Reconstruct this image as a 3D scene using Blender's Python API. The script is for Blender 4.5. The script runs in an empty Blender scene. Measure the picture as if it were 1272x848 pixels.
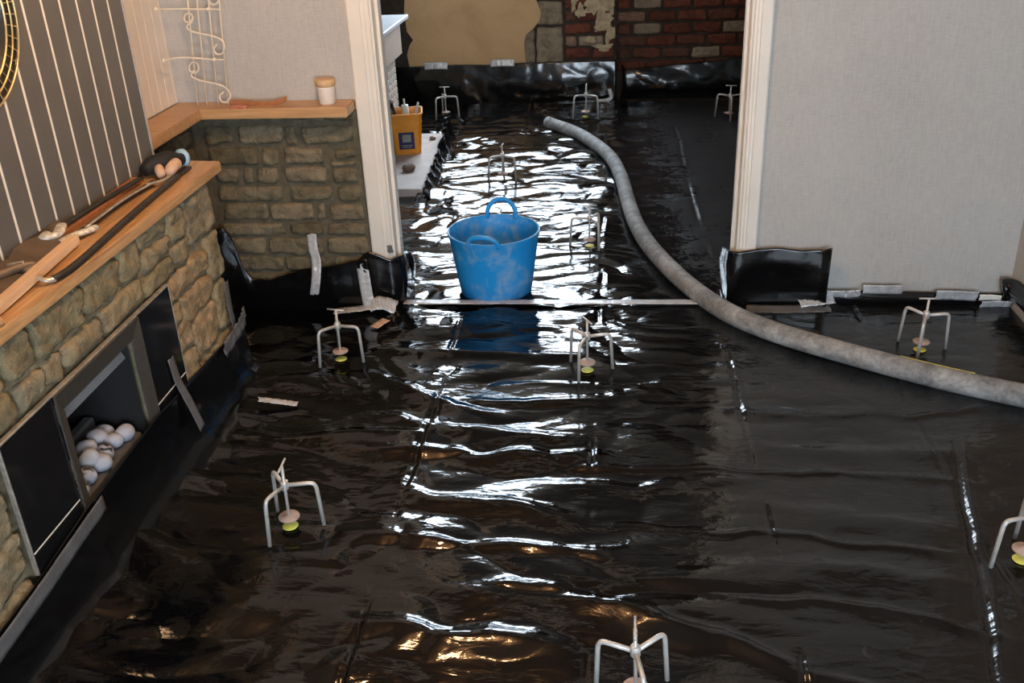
import bpy, bmesh, math, random
import numpy as np
from mathutils import Vector, Matrix

scene = bpy.context.scene
COL = scene.collection
PI = math.pi
R = math.radians

# ------------------------------------------------------------------ camera
def make_camera():
    f, cx, cy = 1195.0, 636.0, 424.0
    d = np.array([755 - cx, -170 - cy, f]); d /= np.linalg.norm(d)
    roll = -0.004
    dn = np.array([math.sin(roll), math.cos(roll), 0.0])
    dn = dn - d * (dn @ d); dn /= np.linalg.norm(dn)
    r = np.cross(dn, d)
    W = np.stack([r, d, -dn])
    cols = [W @ np.array(v) for v in ([1, 0, 0], [0, -1, 0], [0, 0, -1])]
    m = Matrix.Identity(4)
    for j in range(3):
        for i in range(3):
            m[i][j] = cols[j][i]
    m.translation = (0, 0, 1.75)
    cd = bpy.data.cameras.new('camera'); cd.sensor_width = 36; cd.lens = f / 1272 * 36
    cd.clip_start = 0.02
    co = bpy.data.objects.new('camera', cd); COL.objects.link(co)
    co.matrix_world = m
    scene.camera = co
make_camera()

# ------------------------------------------------------------------ world, light, exposure
world = bpy.data.worlds.new('World'); scene.world = world; world.use_nodes = True
bg = world.node_tree.nodes['Background']
bg.inputs['Color'].default_value = (0.74, 0.87, 1.0, 1); bg.inputs['Strength'].default_value = 23.0

def portal(name, loc, rot, sx, sy):
    l = bpy.data.lights.new(name, 'AREA'); l.shape = 'RECTANGLE'; l.size = sx; l.size_y = sy
    l.cycles.is_portal = True
    o = bpy.data.objects.new(name, l); COL.objects.link(o); o.location = loc; o.rotation_euler = rot
    return o
# window openings: back room far wall, front room wall behind the camera
WIN_B = (-1.55, -0.06, 0.98, 2.20)      # x0 x1 z0 z1 at Y_BACK
WIN_F = (-0.30, 1.60, 0.75, 2.12)      # at Y_REAR
Y_BACK, Y_REAR, Y_DIV = 7.95, -1.60, 3.92
portal('window_portal_back', (-0.805, Y_BACK + 0.18, 1.59), (R(-90), 0, 0), 1.49, 1.22)
portal('window_portal_front', (0.65, Y_REAR - 0.18, 1.435), (R(90), 0, 0), 1.90, 1.37)
vs = scene.view_settings
vs.view_transform = 'Standard'; vs.look = 'None'; vs.gamma = 1.0; vs.exposure = 0.12
vs.use_curve_mapping = False
LAMP_W = 118.0        # emission of the opal globe

# ------------------------------------------------------------------ materials
def nt(name):
    m = bpy.data.materials.new(name); m.use_nodes = True
    t = m.node_tree; b = t.nodes['Principled BSDF']
    return m, t, b
def N(t, typ, **kw):
    n = t.nodes.new(typ)
    for k, v in kw.items():
        if k in n.inputs: n.inputs[k].default_value = v
        else: setattr(n, k, v)
    return n
def ramp(t, src, stops):
    r = t.nodes.new('ShaderNodeValToRGB'); t.links.new(src, r.inputs[0])
    el = r.color_ramp.elements
    while len(el) > 1: el.remove(el[-1])
    el[0].position = stops[0][0]; c = stops[0][1]; el[0].color = (*c, 1) if len(c) == 3 else c
    for p, c in stops[1:]:
        e = el.new(p); e.color = (*c, 1)
    return r.outputs[0]
def g(v): return (v, v, v)
def coords(t, scale=(1, 1, 1), obj=True):
    tc = t.nodes.new('ShaderNodeTexCoord'); mp = t.nodes.new('ShaderNodeMapping')
    mp.inputs['Scale'].default_value = scale
    t.links.new(tc.outputs['Object' if obj else 'Generated'], mp.inputs[0])
    return mp.outputs[0]
def noise(t, vec, scale, detail=4, rough=0.55, dist=0.0):
    n = t.nodes.new('ShaderNodeTexNoise'); n.inputs['Scale'].default_value = scale
    n.inputs['Detail'].default_value = detail; n.inputs['Roughness'].default_value = rough
    n.inputs['Distortion'].default_value = dist
    t.links.new(vec, n.inputs['Vector']); return n.outputs['Fac']
def bump(t, b, h, strength, dist=0.01):
    n = t.nodes.new('ShaderNodeBump'); n.inputs['Strength'].default_value = strength
    n.inputs['Distance'].default_value = dist
    t.links.new(h, n.inputs['Height']); t.links.new(n.outputs[0], b.inputs['Normal']); return n
def mix(t, fac, a, b_):
    n = t.nodes.new('ShaderNodeMix'); n.data_type = 'RGBA'
    if hasattr(fac, 'links') or not isinstance(fac, (int, float)): t.links.new(fac, n.inputs[0])
    else: n.inputs[0].default_value = fac
    for v, s in ((a, n.inputs[6]), (b_, n.inputs[7])):
        if isinstance(v, tuple): s.default_value = (*v, 1)
        else: t.links.new(v, s)
    return n.outputs[2]
def math_n(t, op, a, b_=None):
    n = t.nodes.new('ShaderNodeMath'); n.operation = op
    for i, v in enumerate((a, b_)):
        if v is None: continue
        if isinstance(v, (int, float)): n.inputs[i].default_value = v
        else: t.links.new(v, n.inputs[i])
    return n.outputs[0]
def plain(name, col, rough=0.5, metal=0.0, var=0.15, scale=20, bmp=0.0, spec=None, coat=0):
    m, t, b = nt(name)
    v = coords(t)
    f = noise(t, v, scale)
    c = ramp(t, f, [(0.3, tuple(x * (1 - var) for x in col)), (0.7, tuple(min(1, x * (1 + var)) for x in col))])
    t.links.new(c, b.inputs['Base Color'])
    b.inputs['Roughness'].default_value = rough; b.inputs['Metallic'].default_value = metal
    if spec is not None: b.inputs['Specular IOR Level'].default_value = spec
    if coat: b.inputs['Coat Weight'].default_value = coat
    if bmp: bump(t, b, f, bmp, 0.005)
    return m
MAT = {}
def membrane_mat(name='black_polythene', dusty=True):
    m, t, b = nt(name)
    v = coords(t)
    f1 = noise(t, v, 2.2, 5, 0.6, 0.6)
    f2 = noise(t, v, 24, 8, 0.72, 1.2)
    sx = t.nodes.new('ShaderNodeSeparateXYZ'); t.links.new(v, sx.inputs[0])
    # dusty trodden area towards the right side of the rooms
    mr = t.nodes.new('ShaderNodeMapRange'); mr.inputs[1].default_value = -0.25; mr.inputs[2].default_value = 0.55
    mr.inputs[3].default_value = 0.0; mr.inputs[4].default_value = 0.27
    t.links.new(sx.outputs[0], mr.inputs[0])
    f3 = noise(t, coords(t, (1, 3.0, 1)), 5, 5, 0.65, 1.0)
    my = t.nodes.new('ShaderNodeMapRange'); my.inputs[1].default_value = 3.8; my.inputs[2].default_value = 4.4
    my.inputs[3].default_value = 1.0; my.inputs[4].default_value = 1.75
    t.links.new(sx.outputs[1], my.inputs[0])
    s = math_n(t, 'ADD', math_n(t, 'MULTIPLY', mr.outputs[0], my.outputs[0]), math_n(t, 'MULTIPLY', math_n(t, 'ADD', f1, math_n(t, 'MULTIPLY', f3, 0.8)), 0.38))
    s = math_n(t, 'ADD', s, math_n(t, 'MULTIPLY', f2, 0.55))
    dust = ramp(t, s, [(0.66, g(0)), (0.88, g(0.22)), (1.05, g(0.6)), (1.2, g(1))])
    c = mix(t, dust, (0.0028, 0.0028, 0.0032), (0.020, 0.0208, 0.022))
    t.links.new(c, b.inputs['Base Color'])
    rr = t.nodes.new('ShaderNodeMapRange'); rr.inputs[3].default_value = 0.06; rr.inputs[4].default_value = 0.34
    t.links.new(dust, rr.inputs[0]); t.links.new(rr.outputs[0], b.inputs['Roughness'])
    if not dusty:
        t.links.remove(b.inputs['Roughness'].links[0]); b.inputs['Roughness'].default_value = 0.16
        t.links.remove(b.inputs['Base Color'].links[0]); b.inputs['Base Color'].default_value = (0.0035, 0.0035, 0.004, 1)
    b.inputs['IOR'].default_value = 1.52
    v2 = coords(t, (1.0, 2.2, 1.0))
    h1 = noise(t, v2, 9, 4, 0.5, 1.2)
    h2 = noise(t, v2, 45, 3, 0.5, 0.6)
    h = math_n(t, 'ADD', h1, math_n(t, 'MULTIPLY', h2, 0.18))
    if dusty:      # patches of sharp little facets where the film is crumpled
        wv = t.nodes.new('ShaderNodeVectorMath'); wv.operation = 'ADD'
        nz_ = t.nodes.new('ShaderNodeTexNoise'); nz_.inputs['Scale'].default_value = 6; t.links.new(v2, nz_.inputs['Vector'])
        sc_ = t.nodes.new('ShaderNodeVectorMath'); sc_.operation = 'SCALE'; sc_.inputs['Scale'].default_value = 0.25
        t.links.new(nz_.outputs['Color'], sc_.inputs[0]); t.links.new(v2, wv.inputs[0]); t.links.new(sc_.outputs[0], wv.inputs[1])
        vo = t.nodes.new('ShaderNodeTexVoronoi'); vo.inputs['Scale'].default_value = 13; t.links.new(wv.outputs[0], vo.inputs['Vector'])
        pm = ramp(t, noise(t, v, 2.6, 3, 0.5, 0.4), [(0.47, g(0.05)), (0.60, g(1.0))])
        h = math_n(t, 'ADD', h, math_n(t, 'MULTIPLY', math_n(t, 'MULTIPLY', vo.outputs['Distance'], pm), 0.9))
    bump(t, b, h, 0.17 if dusty else 0.10, 0.012)
    return m
MAT['membrane'] = membrane_mat()
MAT['membrane_clean'] = membrane_mat('black_polythene_clean', False)
def stone_mat(name, a, b2, c2):
    m, t, b = nt(name)
    v = coords(t)
    oi = t.nodes.new('ShaderNodeObjectInfo')
    base = ramp(t, oi.outputs['Random'], [(0.0, a), (0.5, b2), (1.0, c2)])
    f = noise(t, v, 18, 6, 0.65, 0.4); f2 = noise(t, v, 70, 5, 0.7)
    dark = ramp(t, f, [(0.30, g(0.50)), (0.55, g(1.0)), (0.8, g(1.25))])
    mm = t.nodes.new('ShaderNodeMix'); mm.data_type = 'RGBA'; mm.blend_type = 'MULTIPLY'; mm.inputs[0].default_value = 1
    t.links.new(base, mm.inputs[6]); t.links.new(dark, mm.inputs[7])
    t.links.new(mm.outputs[2], b.inputs['Base Color'])
    b.inputs['Roughness'].default_value = 0.72; b.inputs['Specular IOR Level'].default_value = 0.35
    h = math_n(t, 'ADD', f, math_n(t, 'MULTIPLY', f2, 0.5))
    bump(t, b, h, 1.0, 0.018)
    return m
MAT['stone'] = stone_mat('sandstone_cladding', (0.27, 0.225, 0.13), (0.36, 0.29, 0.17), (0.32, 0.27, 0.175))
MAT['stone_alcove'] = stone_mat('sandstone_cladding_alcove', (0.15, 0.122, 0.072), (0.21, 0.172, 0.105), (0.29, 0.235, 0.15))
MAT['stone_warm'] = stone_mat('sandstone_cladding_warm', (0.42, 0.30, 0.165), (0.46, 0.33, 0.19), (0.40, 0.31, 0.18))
MAT['mortar'] = plain('mortar', (0.25, 0.205, 0.125), 0.85, var=0.3, scale=40, bmp=0.6)
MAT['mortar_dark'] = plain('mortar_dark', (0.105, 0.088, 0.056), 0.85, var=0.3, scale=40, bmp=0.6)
def wallpaper_mat():
    m, t, b = nt('woven_wallpaper')
    a = noise(t, coords(t, (24, 24, 260)), 1.0, 3, 0.6)
    c = noise(t, coords(t, (280, 280, 22)), 1.0, 3, 0.6)
    e = noise(t, coords(t), 3.0, 4, 0.6)
    s = math_n(t, 'ADD', math_n(t, 'MULTIPLY', a, 0.5), math_n(t, 'MULTIPLY', c, 0.5))
    s2 = math_n(t, 'ADD', math_n(t, 'MULTIPLY', s, 0.8), math_n(t, 'MULTIPLY', e, 0.2))
    t.links.new(ramp(t, s2, [(0.34, (0.40, 0.39, 0.375)), (0.5, (0.475, 0.465, 0.445)), (0.66, (0.54, 0.53, 0.51))]), b.inputs['Base Color'])
    b.inputs['Roughness'].default_value = 0.75
    bump(t, b, s, 0.35, 0.003)
    return m
MAT['wallpaper'] = wallpaper_mat()
def wood_mat(name, a, b2, axis='y', sc=1.0, rough=0.4, coat=0.0):
    m, t, b = nt(name)
    k = {'x': (1.2, 16, 16), 'y': (16, 1.2, 16), 'z': (16, 16, 1.2)}[axis]
    v = coords(t, tuple(x * sc for x in k))
    f = noise(t, v, 1.6, 6, 0.6, 1.4); f2 = noise(t, v, 7, 4, 0.6, 0.3)
    s = math_n(t, 'ADD', math_n(t, 'MULTIPLY', f, 0.7), math_n(t, 'MULTIPLY', f2, 0.3))
    t.links.new(ramp(t, s, [(0.33, a), (0.5, tuple((x + y) / 2 for x, y in zip(a, b2))), (0.62, b2)]), b.inputs['Base Color'])
    b.inputs['Roughness'].default_value = rough; b.inputs['Coat Weight'].default_value = coat
    b.inputs['Coat Roughness'].default_value = 0.2
    bump(t, b, s, 0.15, 0.004)
    return m
MAT['oak'] = wood_mat('oak_mantel', (0.36, 0.185, 0.070), (0.66, 0.40, 0.185), 'y', 1.0, 0.38, 0.25)
MAT['oak_x'] = wood_mat('oak_ledge', (0.42, 0.225, 0.095), (0.62, 0.37, 0.18), 'x', 1.0, 0.42, 0.15)
MAT['pine'] = wood_mat('pale_pine', (0.62, 0.40, 0.24), (0.78, 0.56, 0.37), 'y', 1.5, 0.55)
MAT['white_paint'] = plain('white_gloss_paint', (0.80, 0.76, 0.69), 0.35, var=0.05, scale=6)
MAT['white_board'] = plain('cream_painted_board', (0.80, 0.72, 0.64), 0.5, var=0.04, scale=5)
MAT['panel_grey'] = plain('grey_cladding_board', (0.125, 0.121, 0.114), 0.42, var=0.06, scale=8, spec=0.4)
MAT['strip_white'] = plain('white_inlay_strip', (0.85, 0.82, 0.74), 0.3, var=0.03)
MAT['cream_wire'] = plain('cream_painted_wire', (0.82, 0.74, 0.62), 0.45, var=0.05)
def tape_mat():
    m, t, b = nt('silver_tape')
    v = coords(t)
    f = noise(t, v, 35, 4, 0.6, 0.8)
    t.links.new(ramp(t, f, [(0.3, (0.42, 0.43, 0.45)), (0.7, (0.66, 0.67, 0.69))]), b.inputs['Base Color'])
    b.inputs['Metallic'].default_value = 0.15; b.inputs['Roughness'].default_value = 0.28
    bump(t, b, f, 0.5, 0.006)
    return m
MAT['tape'] = tape_mat()
MAT['tape_dull'] = plain('grey_cloth_tape', (0.16, 0.16, 0.165), 0.45, 0.25, var=0.2, scale=30, bmp=0.3)
def bucket_mat():
    m, t, b = nt('blue_rubber_with_plaster')
    v = coords(t)
    f = noise(t, v, 7, 6, 0.65, 0.8); f2 = noise(t, v, 28, 4, 0.6)
    s = math_n(t, 'ADD', math_n(t, 'MULTIPLY', f, 0.75), math_n(t, 'MULTIPLY', f2, 0.25))
    k = ramp(t, s, [(0.49, g(0)), (0.58, g(0.4)), (0.70, g(0.9))])
    t.links.new(mix(t, k, (0.010, 0.30, 0.76), (0.30, 0.44, 0.56)), b.inputs['Base Color'])
    b.inputs['Roughness'].default_value = 0.5
    return m
MAT['bucket'] = bucket_mat()
MAT['plaster_residue'] = plain('dry_plaster_residue', (0.20, 0.24, 0.27), 0.85, var=0.5, scale=12)
def hose_mat():
    m, t, b = nt('dusty_grey_hose')
    v = coords(t)
    f = noise(t, v, 9, 6, 0.7, 0.5); f2 = noise(t, v, 60, 4, 0.7)
    s = math_n(t, 'ADD', math_n(t, 'MULTIPLY', f, 0.7), math_n(t, 'MULTIPLY', f2, 0.3))
    t.links.new(ramp(t, s, [(0.33, (0.085, 0.087, 0.088)), (0.5, (0.25, 0.253, 0.25)), (0.66, (0.46, 0.462, 0.455))]), b.inputs['Base Color'])
    b.inputs['Roughness'].default_value = 0.75
    bump(t, b, s, 0.3, 0.004)
    return m
MAT['hose'] = hose_mat()
MAT['galv'] = plain('galvanised_steel', (0.62, 0.60, 0.57), 0.42, 0.35, var=0.12, scale=40)
MAT['disc'] = plain('dusty_pink_disc', (0.48, 0.36, 0.31), 0.6, 0.1, var=0.15, scale=60)
MAT['yellow'] = plain('yellow_pad', (0.80, 0.74, 0.14), 0.6, var=0.2, scale=40)
MAT['black_glass'] = plain('black_glass', (0.010, 0.010, 0.011), 0.12, var=0.1)
MAT['fire_metal'] = plain('brushed_fire_metal', (0.17, 0.155, 0.135), 0.42, 0.7, var=0.08, scale=60)
MAT['fire_grey'] = plain('dark_grey_steel', (0.30, 0.30, 0.31), 0.5, 0.2, var=0.1)
MAT['fire_dark'] = plain('firebox_black', (0.016, 0.016, 0.017), 0.6, var=0.2)
MAT['ceramic'] = plain('ceramic_fibre', (0.10, 0.10, 0.105), 0.8, var=0.2)
def pebble_mat(name, blotch):
    m, t, b = nt(name)
    f = noise(t, coords(t), 26 if blotch else 14, 3, 0.5, 0.5)
    t.links.new(ramp(t, f, [(0.40 if blotch else 0.1, (0.02, 0.018, 0.018)), (0.46 if blotch else 0.3, (0.34, 0.35, 0.40)), (0.7, (0.50, 0.52, 0.60))]), b.inputs['Base Color'])
    b.inputs['Roughness'].default_value = 0.7
    return m
MAT['pebble'] = pebble_mat('white_pebble', False); MAT['pebble_sooty'] = pebble_mat('sooty_pebble', True)
MAT['orange'] = plain('orange_plastic', (0.78, 0.29, 0.016), 0.45, var=0.08)
MAT['navy'] = plain('navy_label', (0.012, 0.022, 0.10), 0.4, var=0.1)
MAT['label_grey'] = plain('label_grey', (0.28, 0.28, 0.26), 0.5, var=0.2)
MAT['white_plastic'] = plain('white_plastic', (0.72, 0.76, 0.74), 0.4, var=0.05)
MAT['dark_steel'] = plain('dark_tool_steel', (0.045, 0.038, 0.032), 0.45, 0.4, var=0.4, scale=30)
MAT['worn_steel'] = plain('worn_bright_steel', (0.62, 0.57, 0.50), 0.35, 0.7, var=0.3, scale=40)
MAT['bright_worn'] = plain('plaster_flecked_steel', (0.70, 0.65, 0.58), 0.5, 0.2, var=0.5, scale=60, bmp=0.5)
MAT['brown_metal'] = plain('brown_dusty_sheet_metal', (0.16, 0.115, 0.08), 0.5, 0.35, var=0.2, scale=15)
MAT['glove'] = plain('black_knit', (0.012, 0.012, 0.013), 0.75, var=0.3, scale=60, bmp=0.4)
MAT['pale_blue'] = plain('pale_blue_trim', (0.35, 0.55, 0.72), 0.6, var=0.1)
MAT['tan'] = plain('tan_fabric', (0.62, 0.42, 0.30), 0.75, var=0.12, scale=40)
MAT['leather'] = plain('brown_leather', (0.34, 0.135, 0.060), 0.55, var=0.2, scale=30)
MAT['pink'] = plain('pink_brown_leather', (0.52, 0.20, 0.13), 0.6, var=0.2, scale=30)
MAT['gold'] = plain('gold_wire', (0.72, 0.58, 0.30), 0.35, 0.8, var=0.1)
MAT['dark_frame'] = plain('dark_brown_band', (0.018, 0.013, 0.008), 0.5, var=0.2)
MAT['mirror'] = plain('mirror_glass', (0.8, 0.8, 0.8), 0.03, 1.0, var=0.01)
MAT['candle'] = plain('white_ceramic_jar', (0.78, 0.73, 0.66), 0.4, var=0.04)
MAT['lid'] = wood_mat('pale_wood_lid', (0.58, 0.36, 0.17), (0.74, 0.50, 0.27), 'x', 2, 0.5)
def plaster_mat():
    m, t, b = nt('cream_plaster')
    f = noise(t, coords(t), 3.5, 6, 0.6, 0.5); f2 = noise(t, coords(t), 30, 4, 0.6)
    t.links.new(ramp(t, f, [(0.25, (0.47, 0.29, 0.14)), (0.6, (0.62, 0.40, 0.20))]), b.inputs['Base Color'])
    b.inputs['Roughness'].default_value = 0.8; bump(t, b, f2, 0.15, 0.003)
    return m
MAT['plaster'] = plaster_mat()
MAT['plaster_pale'] = plain('pale_lime_plaster', (0.46, 0.36, 0.22), 0.85, var=0.3, scale=25, bmp=0.5)
MAT['block'] = stone_mat('old_stone_block', (0.30, 0.235, 0.15), (0.34, 0.275, 0.18), (0.27, 0.21, 0.14))
MAT['brick'] = stone_mat('old_red_brick', (0.13, 0.038, 0.022), (0.20, 0.060, 0.033), (0.13, 0.062, 0.042))
MAT['brick_pale'] = stone_mat('limewashed_brick', (0.34, 0.27, 0.19), (0.30, 0.17, 0.11), (0.40, 0.34, 0.25))
MAT['soot_mortar'] = plain('sooty_mortar', (0.050, 0.036, 0.026), 0.9, var=0.4, scale=20, bmp=0.5)
MAT['hearth'] = plain('pale_hearth_slab', (0.52, 0.46, 0.43), 0.6, var=0.12, scale=10, bmp=0.2)
MAT['rubble'] = plain('brown_rubble', (0.16, 0.115, 0.085), 0.9, var=0.4, scale=20, bmp=0.8)
MAT['mantel_grey'] = plain('pale_grey_mantel', (0.60, 0.63, 0.68), 0.35, var=0.04)
MAT['frieze'] = plain('pinkish_frieze_board', (0.50, 0.38, 0.30), 0.6, var=0.06)
MAT['tile_cream'] = plain('cream_brick_slip', (0.52, 0.46, 0.38), 0.7, var=0.2, scale=30, bmp=0.3)
MAT['grey_wall'] = plain('grey_painted_wall', (0.42, 0.41, 0.41), 0.8, var=0.05)
MAT['wall_plain'] = plain('dull_beige_wall', (0.34, 0.29, 0.23), 0.85, var=0.1)
MAT['ceiling'] = plain('beige_ceiling', (0.36, 0.28, 0.21), 0.9, var=0.04)
MAT['slab'] = plain('insulation_board', (0.32, 0.30, 0.28), 0.9, var=0.1)
def glass_mat():
    m = bpy.data.materials.new('window_glass'); m.use_nodes = True; t = m.node_tree
    t.nodes.clear()
    o = t.nodes.new('ShaderNodeOutputMaterial'); mx = t.nodes.new('ShaderNodeMixShader')
    tr = t.nodes.new('ShaderNodeBsdfTransparent'); gl = t.nodes.new('ShaderNodeBsdfGlossy'); gl.inputs['Roughness'].default_value = 0.02
    mx.inputs[0].default_value = 0.06
    t.links.new(tr.outputs[0], mx.inputs[1]); t.links.new(gl.outputs[0], mx.inputs[2]); t.links.new(mx.outputs[0], o.inputs[0])
    return m
MAT['glass'] = glass_mat()
def emit_mat(name, col, s):
    m, t, b = nt(name); b.inputs['Base Color'].default_value = (*col, 1)
    b.inputs['Emission Color'].default_value = (*col, 1); b.inputs['Emission Strength'].default_value = s
    return m
MAT['bulb'] = emit_mat('warm_opal_glass', (1.0, 0.61, 0.31), LAMP_W)

# ------------------------------------------------------------------ helpers
rng = random.Random(7)
def link(name, me, mat=None, parent=None, smooth=False):
    if mat is not None: me.materials.append(MAT[mat] if isinstance(mat, str) else mat)
    if smooth:
        for p in me.polygons: p.use_smooth = True
    o = bpy.data.objects.new(name, me); COL.objects.link(o)
    if parent is not None: o.parent = parent
    return o
def pyd(name, v, f, mat=None, parent=None, smooth=False):
    me = bpy.data.meshes.new(name); me.from_pydata([tuple(map(float, p)) for p in v], [], f); me.update()
    bm = bmesh.new(); bm.from_mesh(me); bmesh.ops.recalc_face_normals(bm, faces=bm.faces); bm.to_mesh(me); bm.free()
    return link(name, me, mat, parent, smooth)
def bmo(name, bm, mat=None, parent=None, smooth=False):
    me = bpy.data.meshes.new(name); bm.to_mesh(me); bm.free()
    return link(name, me, mat, parent, smooth)
def box_bm(x0, x1, y0, y1, z0, z1, bev=0.0, seg=2, bm=None):
    b = bmesh.new()
    r = bmesh.ops.create_cube(b, size=1.0)
    for v in b.verts:
        v.co = Vector(((x0 + x1) / 2 + v.co.x * (x1 - x0), (y0 + y1) / 2 + v.co.y * (y1 - y0), (z0 + z1) / 2 + v.co.z * (z1 - z0)))
    if bev > 0:
        bmesh.ops.bevel(b, geom=list(b.edges), offset=bev, segments=seg, affect='EDGES', profile=0.5)
    if bm is None: return b
    me = bpy.data.meshes.new('tmp'); b.to_mesh(me); b.free(); bm.from_mesh(me); bpy.data.meshes.remove(me)
    return bm
def box(name, x0, x1, y0, y1, z0, z1, mat, parent=None, bev=0.0, seg=2):
    return bmo(name, box_bm(x0, x1, y0, y1, z0, z1, bev, seg), mat, parent)
def tag(o, label=None, cat=None, group=None, kind=None):
    if label: o['label'] = label
    if cat: o['category'] = cat
    if group: o['group'] = group
    if kind: o['kind'] = kind
    return o
def empty(name, loc=(0, 0, 0), rz=0.0):
    o = bpy.data.objects.new(name, None); COL.objects.link(o); o.location = loc; o.rotation_euler = (0, 0, rz)
    o.empty_display_size = 0.05
    return o
def thing(name, loc, label, cat, group=None, rz=0.0):
    return tag(empty(name, loc, rz), label, cat, group)
def struct(o): o['kind'] = 'structure'; return o
def spline(pts, n=8, closed=False):
    P = [Vector(p) for p in pts]; out = []
    L = len(P)
    rngi = range(L if closed else L - 1)
    for i in rngi:
        if closed: p0, p1, p2, p3 = P[(i - 1) % L], P[i], P[(i + 1) % L], P[(i + 2) % L]
        else:
            p1, p2 = P[i], P[i + 1]
            p0 = P[i - 1] if i > 0 else p1 * 2 - p2
            p3 = P[i + 2] if i + 2 < L else p2 * 2 - p1
        for k in range(n):
            t = k / n
            out.append(0.5 * ((2 * p1) + (p2 - p0) * t + (2 * p0 - 5 * p1 + 4 * p2 - p3) * t * t + (3 * p1 - p0 - 3 * p2 + p3) * t ** 3))
    if not closed: out.append(P[-1].copy())
    return out
def tube_bm(pts, rad, seg=10, bm=None, closed=False, cap=True, squash=None):
    b = bm if bm is not None else bmesh.new()
    P = [Vector(p) for p in pts]; n = len(P)
    rings = []; up = None
    for i in range(n):
        a = P[(i - 1) % n] if (closed or i > 0) else P[i]
        c = P[(i + 1) % n] if (closed or i < n - 1) else P[i]
        t = (c - a)
        t = t.normalized() if t.length > 1e-9 else Vector((0, 0, 1))
        if up is None:
            up = Vector((0, 0, 1)) if abs(t.z) < 0.9 else Vector((1, 0, 0))
        s = t.cross(up)
        if s.length < 1e-6: s = t.cross(Vector((0, 1, 0)))
        s.normalize(); u = s.cross(t).normalized(); up = u
        r = rad(i / max(1, n - 1)) if callable(rad) else rad
        sq = squash or 1.0
        rings.append([b.verts.new(P[i] + (s * math.cos(q) + u * math.sin(q) * sq) * r) for q in (2 * PI * k / seg for k in range(seg))])
    m = n if closed else n - 1
    for i in range(m):
        A, B = rings[i], rings[(i + 1) % n]
        for k in range(seg):
            b.faces.new((A[k], A[(k + 1) % seg], B[(k + 1) % seg], B[k]))
    if cap and not closed:
        b.faces.new(list(reversed(rings[0]))); b.faces.new(rings[-1])
    return b
def tube(name, pts, rad, mat, parent=None, seg=10, closed=False, squash=None, cap=True):
    b = tube_bm(pts, rad, seg, None, closed, cap, squash)
    bmesh.ops.recalc_face_normals(b, faces=b.faces)
    return bmo(name, b, mat, parent, True)
def lathe(name, prof, mat, parent=None, seg=32, loc=(0, 0, 0), smooth=True):
    v = []; f = []
    for r, z in prof:
        for k in range(seg):
            a = 2 * PI * k / seg
            v.append((loc[0] + r * math.cos(a), loc[1] + r * math.sin(a), loc[2] + z))
    for i in range(len(prof) - 1):
        for k in range(seg):
            f.append((i * seg + k, i * seg + (k + 1) % seg, (i + 1) * seg + (k + 1) % seg, (i + 1) * seg + k))
    if prof[0][0] > 1e-5: f.append(tuple(range(seg)))
    if prof[-1][0] > 1e-5: f.append(tuple((len(prof) - 1) * seg + k for k in range(seg)))
    return pyd(name, v, f, mat, parent, smooth)
def autosmooth(o, ang=40):
    for p in o.data.polygons: p.use_smooth = True
    o.data.set_sharp_from_angle(angle=R(ang)); return o
def noise2(x, y, wx, wy, seed):
    """smooth 2D value noise on arrays, wavelengths wx, wy"""
    rs = np.random.RandomState(seed); T = rs.uniform(-1, 1, (257, 257))
    u = np.asarray(x) / wx + 91.3; w = np.asarray(y) / wy + 57.7
    i = np.floor(u).astype(int); j = np.floor(w).astype(int); a = u - i; b = w - j
    a = a * a * a * (a * (a * 6 - 15) + 10); b = b * b * b * (b * (b * 6 - 15) + 10)
    i %= 256; j %= 256
    return (T[i, j] * (1 - a) + T[i + 1, j] * a) * (1 - b) + (T[i, j + 1] * (1 - a) + T[i + 1, j + 1] * a) * b
def grid_obj(name, X, Y, Z, mat, parent=None, smooth=True, thick=0.0):
    ny, nx = X.shape
    co = np.stack([X, Y, Z], -1).reshape(-1, 3).astype(np.float32)
    idx = np.arange(nx * ny).reshape(ny, nx)
    q = np.stack([idx[:-1, :-1], idx[:-1, 1:], idx[1:, 1:], idx[1:, :-1]], -1).reshape(-1, 4)
    me = bpy.data.meshes.new(name)
    me.vertices.add(len(co)); me.vertices.foreach_set('co', co.ravel())
    me.loops.add(q.size); me.loops.foreach_set('vertex_index', q.ravel().astype(np.int32))
    me.polygons.add(len(q)); me.polygons.foreach_set('loop_start', (np.arange(len(q)) * 4).astype(np.int32))
    me.polygons.foreach_set('use_smooth', np.ones(len(q), dtype=bool))
    me.update(calc_edges=True); me.validate()
    o = link(name, me, mat, parent)
    if thick:
        s = o.modifiers.new('thickness', 'SOLIDIFY'); s.thickness = thick; s.offset = 0
    return o
def copy_tree(o, parent=None):
    c = o.copy(); COL.objects.link(c); c.parent = parent
    for ch in o.children: copy_tree(ch, c)
    return c

# ------------------------------------------------------------------ shell
XB, XP, XA = -1.387, -1.59, -1.80      # stone breast face, striped panel face, alcove side wall
XR = 1.70
struct(box('floor', -2.0, 2.0, Y_REAR, 8.3, -0.16, -0.03, 'slab'))
struct(box('ceiling', -2.0, 2.0, Y_REAR, 8.3, 2.42, 2.5, 'ceiling'))
def wall_with_hole(name, x0, x1, y0, y1, z0, z1, hx0, hx1, hz0, hz1, mat, parent=None):
    b = bmesh.new()
    for a in ((x0, hx0, z0, z1), (hx1, x1, z0, z1), (hx0, hx1, z0, hz0), (hx0, hx1, hz1, z1)):
        if a[1] - a[0] > 1e-4 and a[3] - a[2] > 1e-4:
            box_bm(a[0], a[1], y0, y1, a[2], a[3], bm=b)
    return bmo(name, b, mat, parent)
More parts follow.
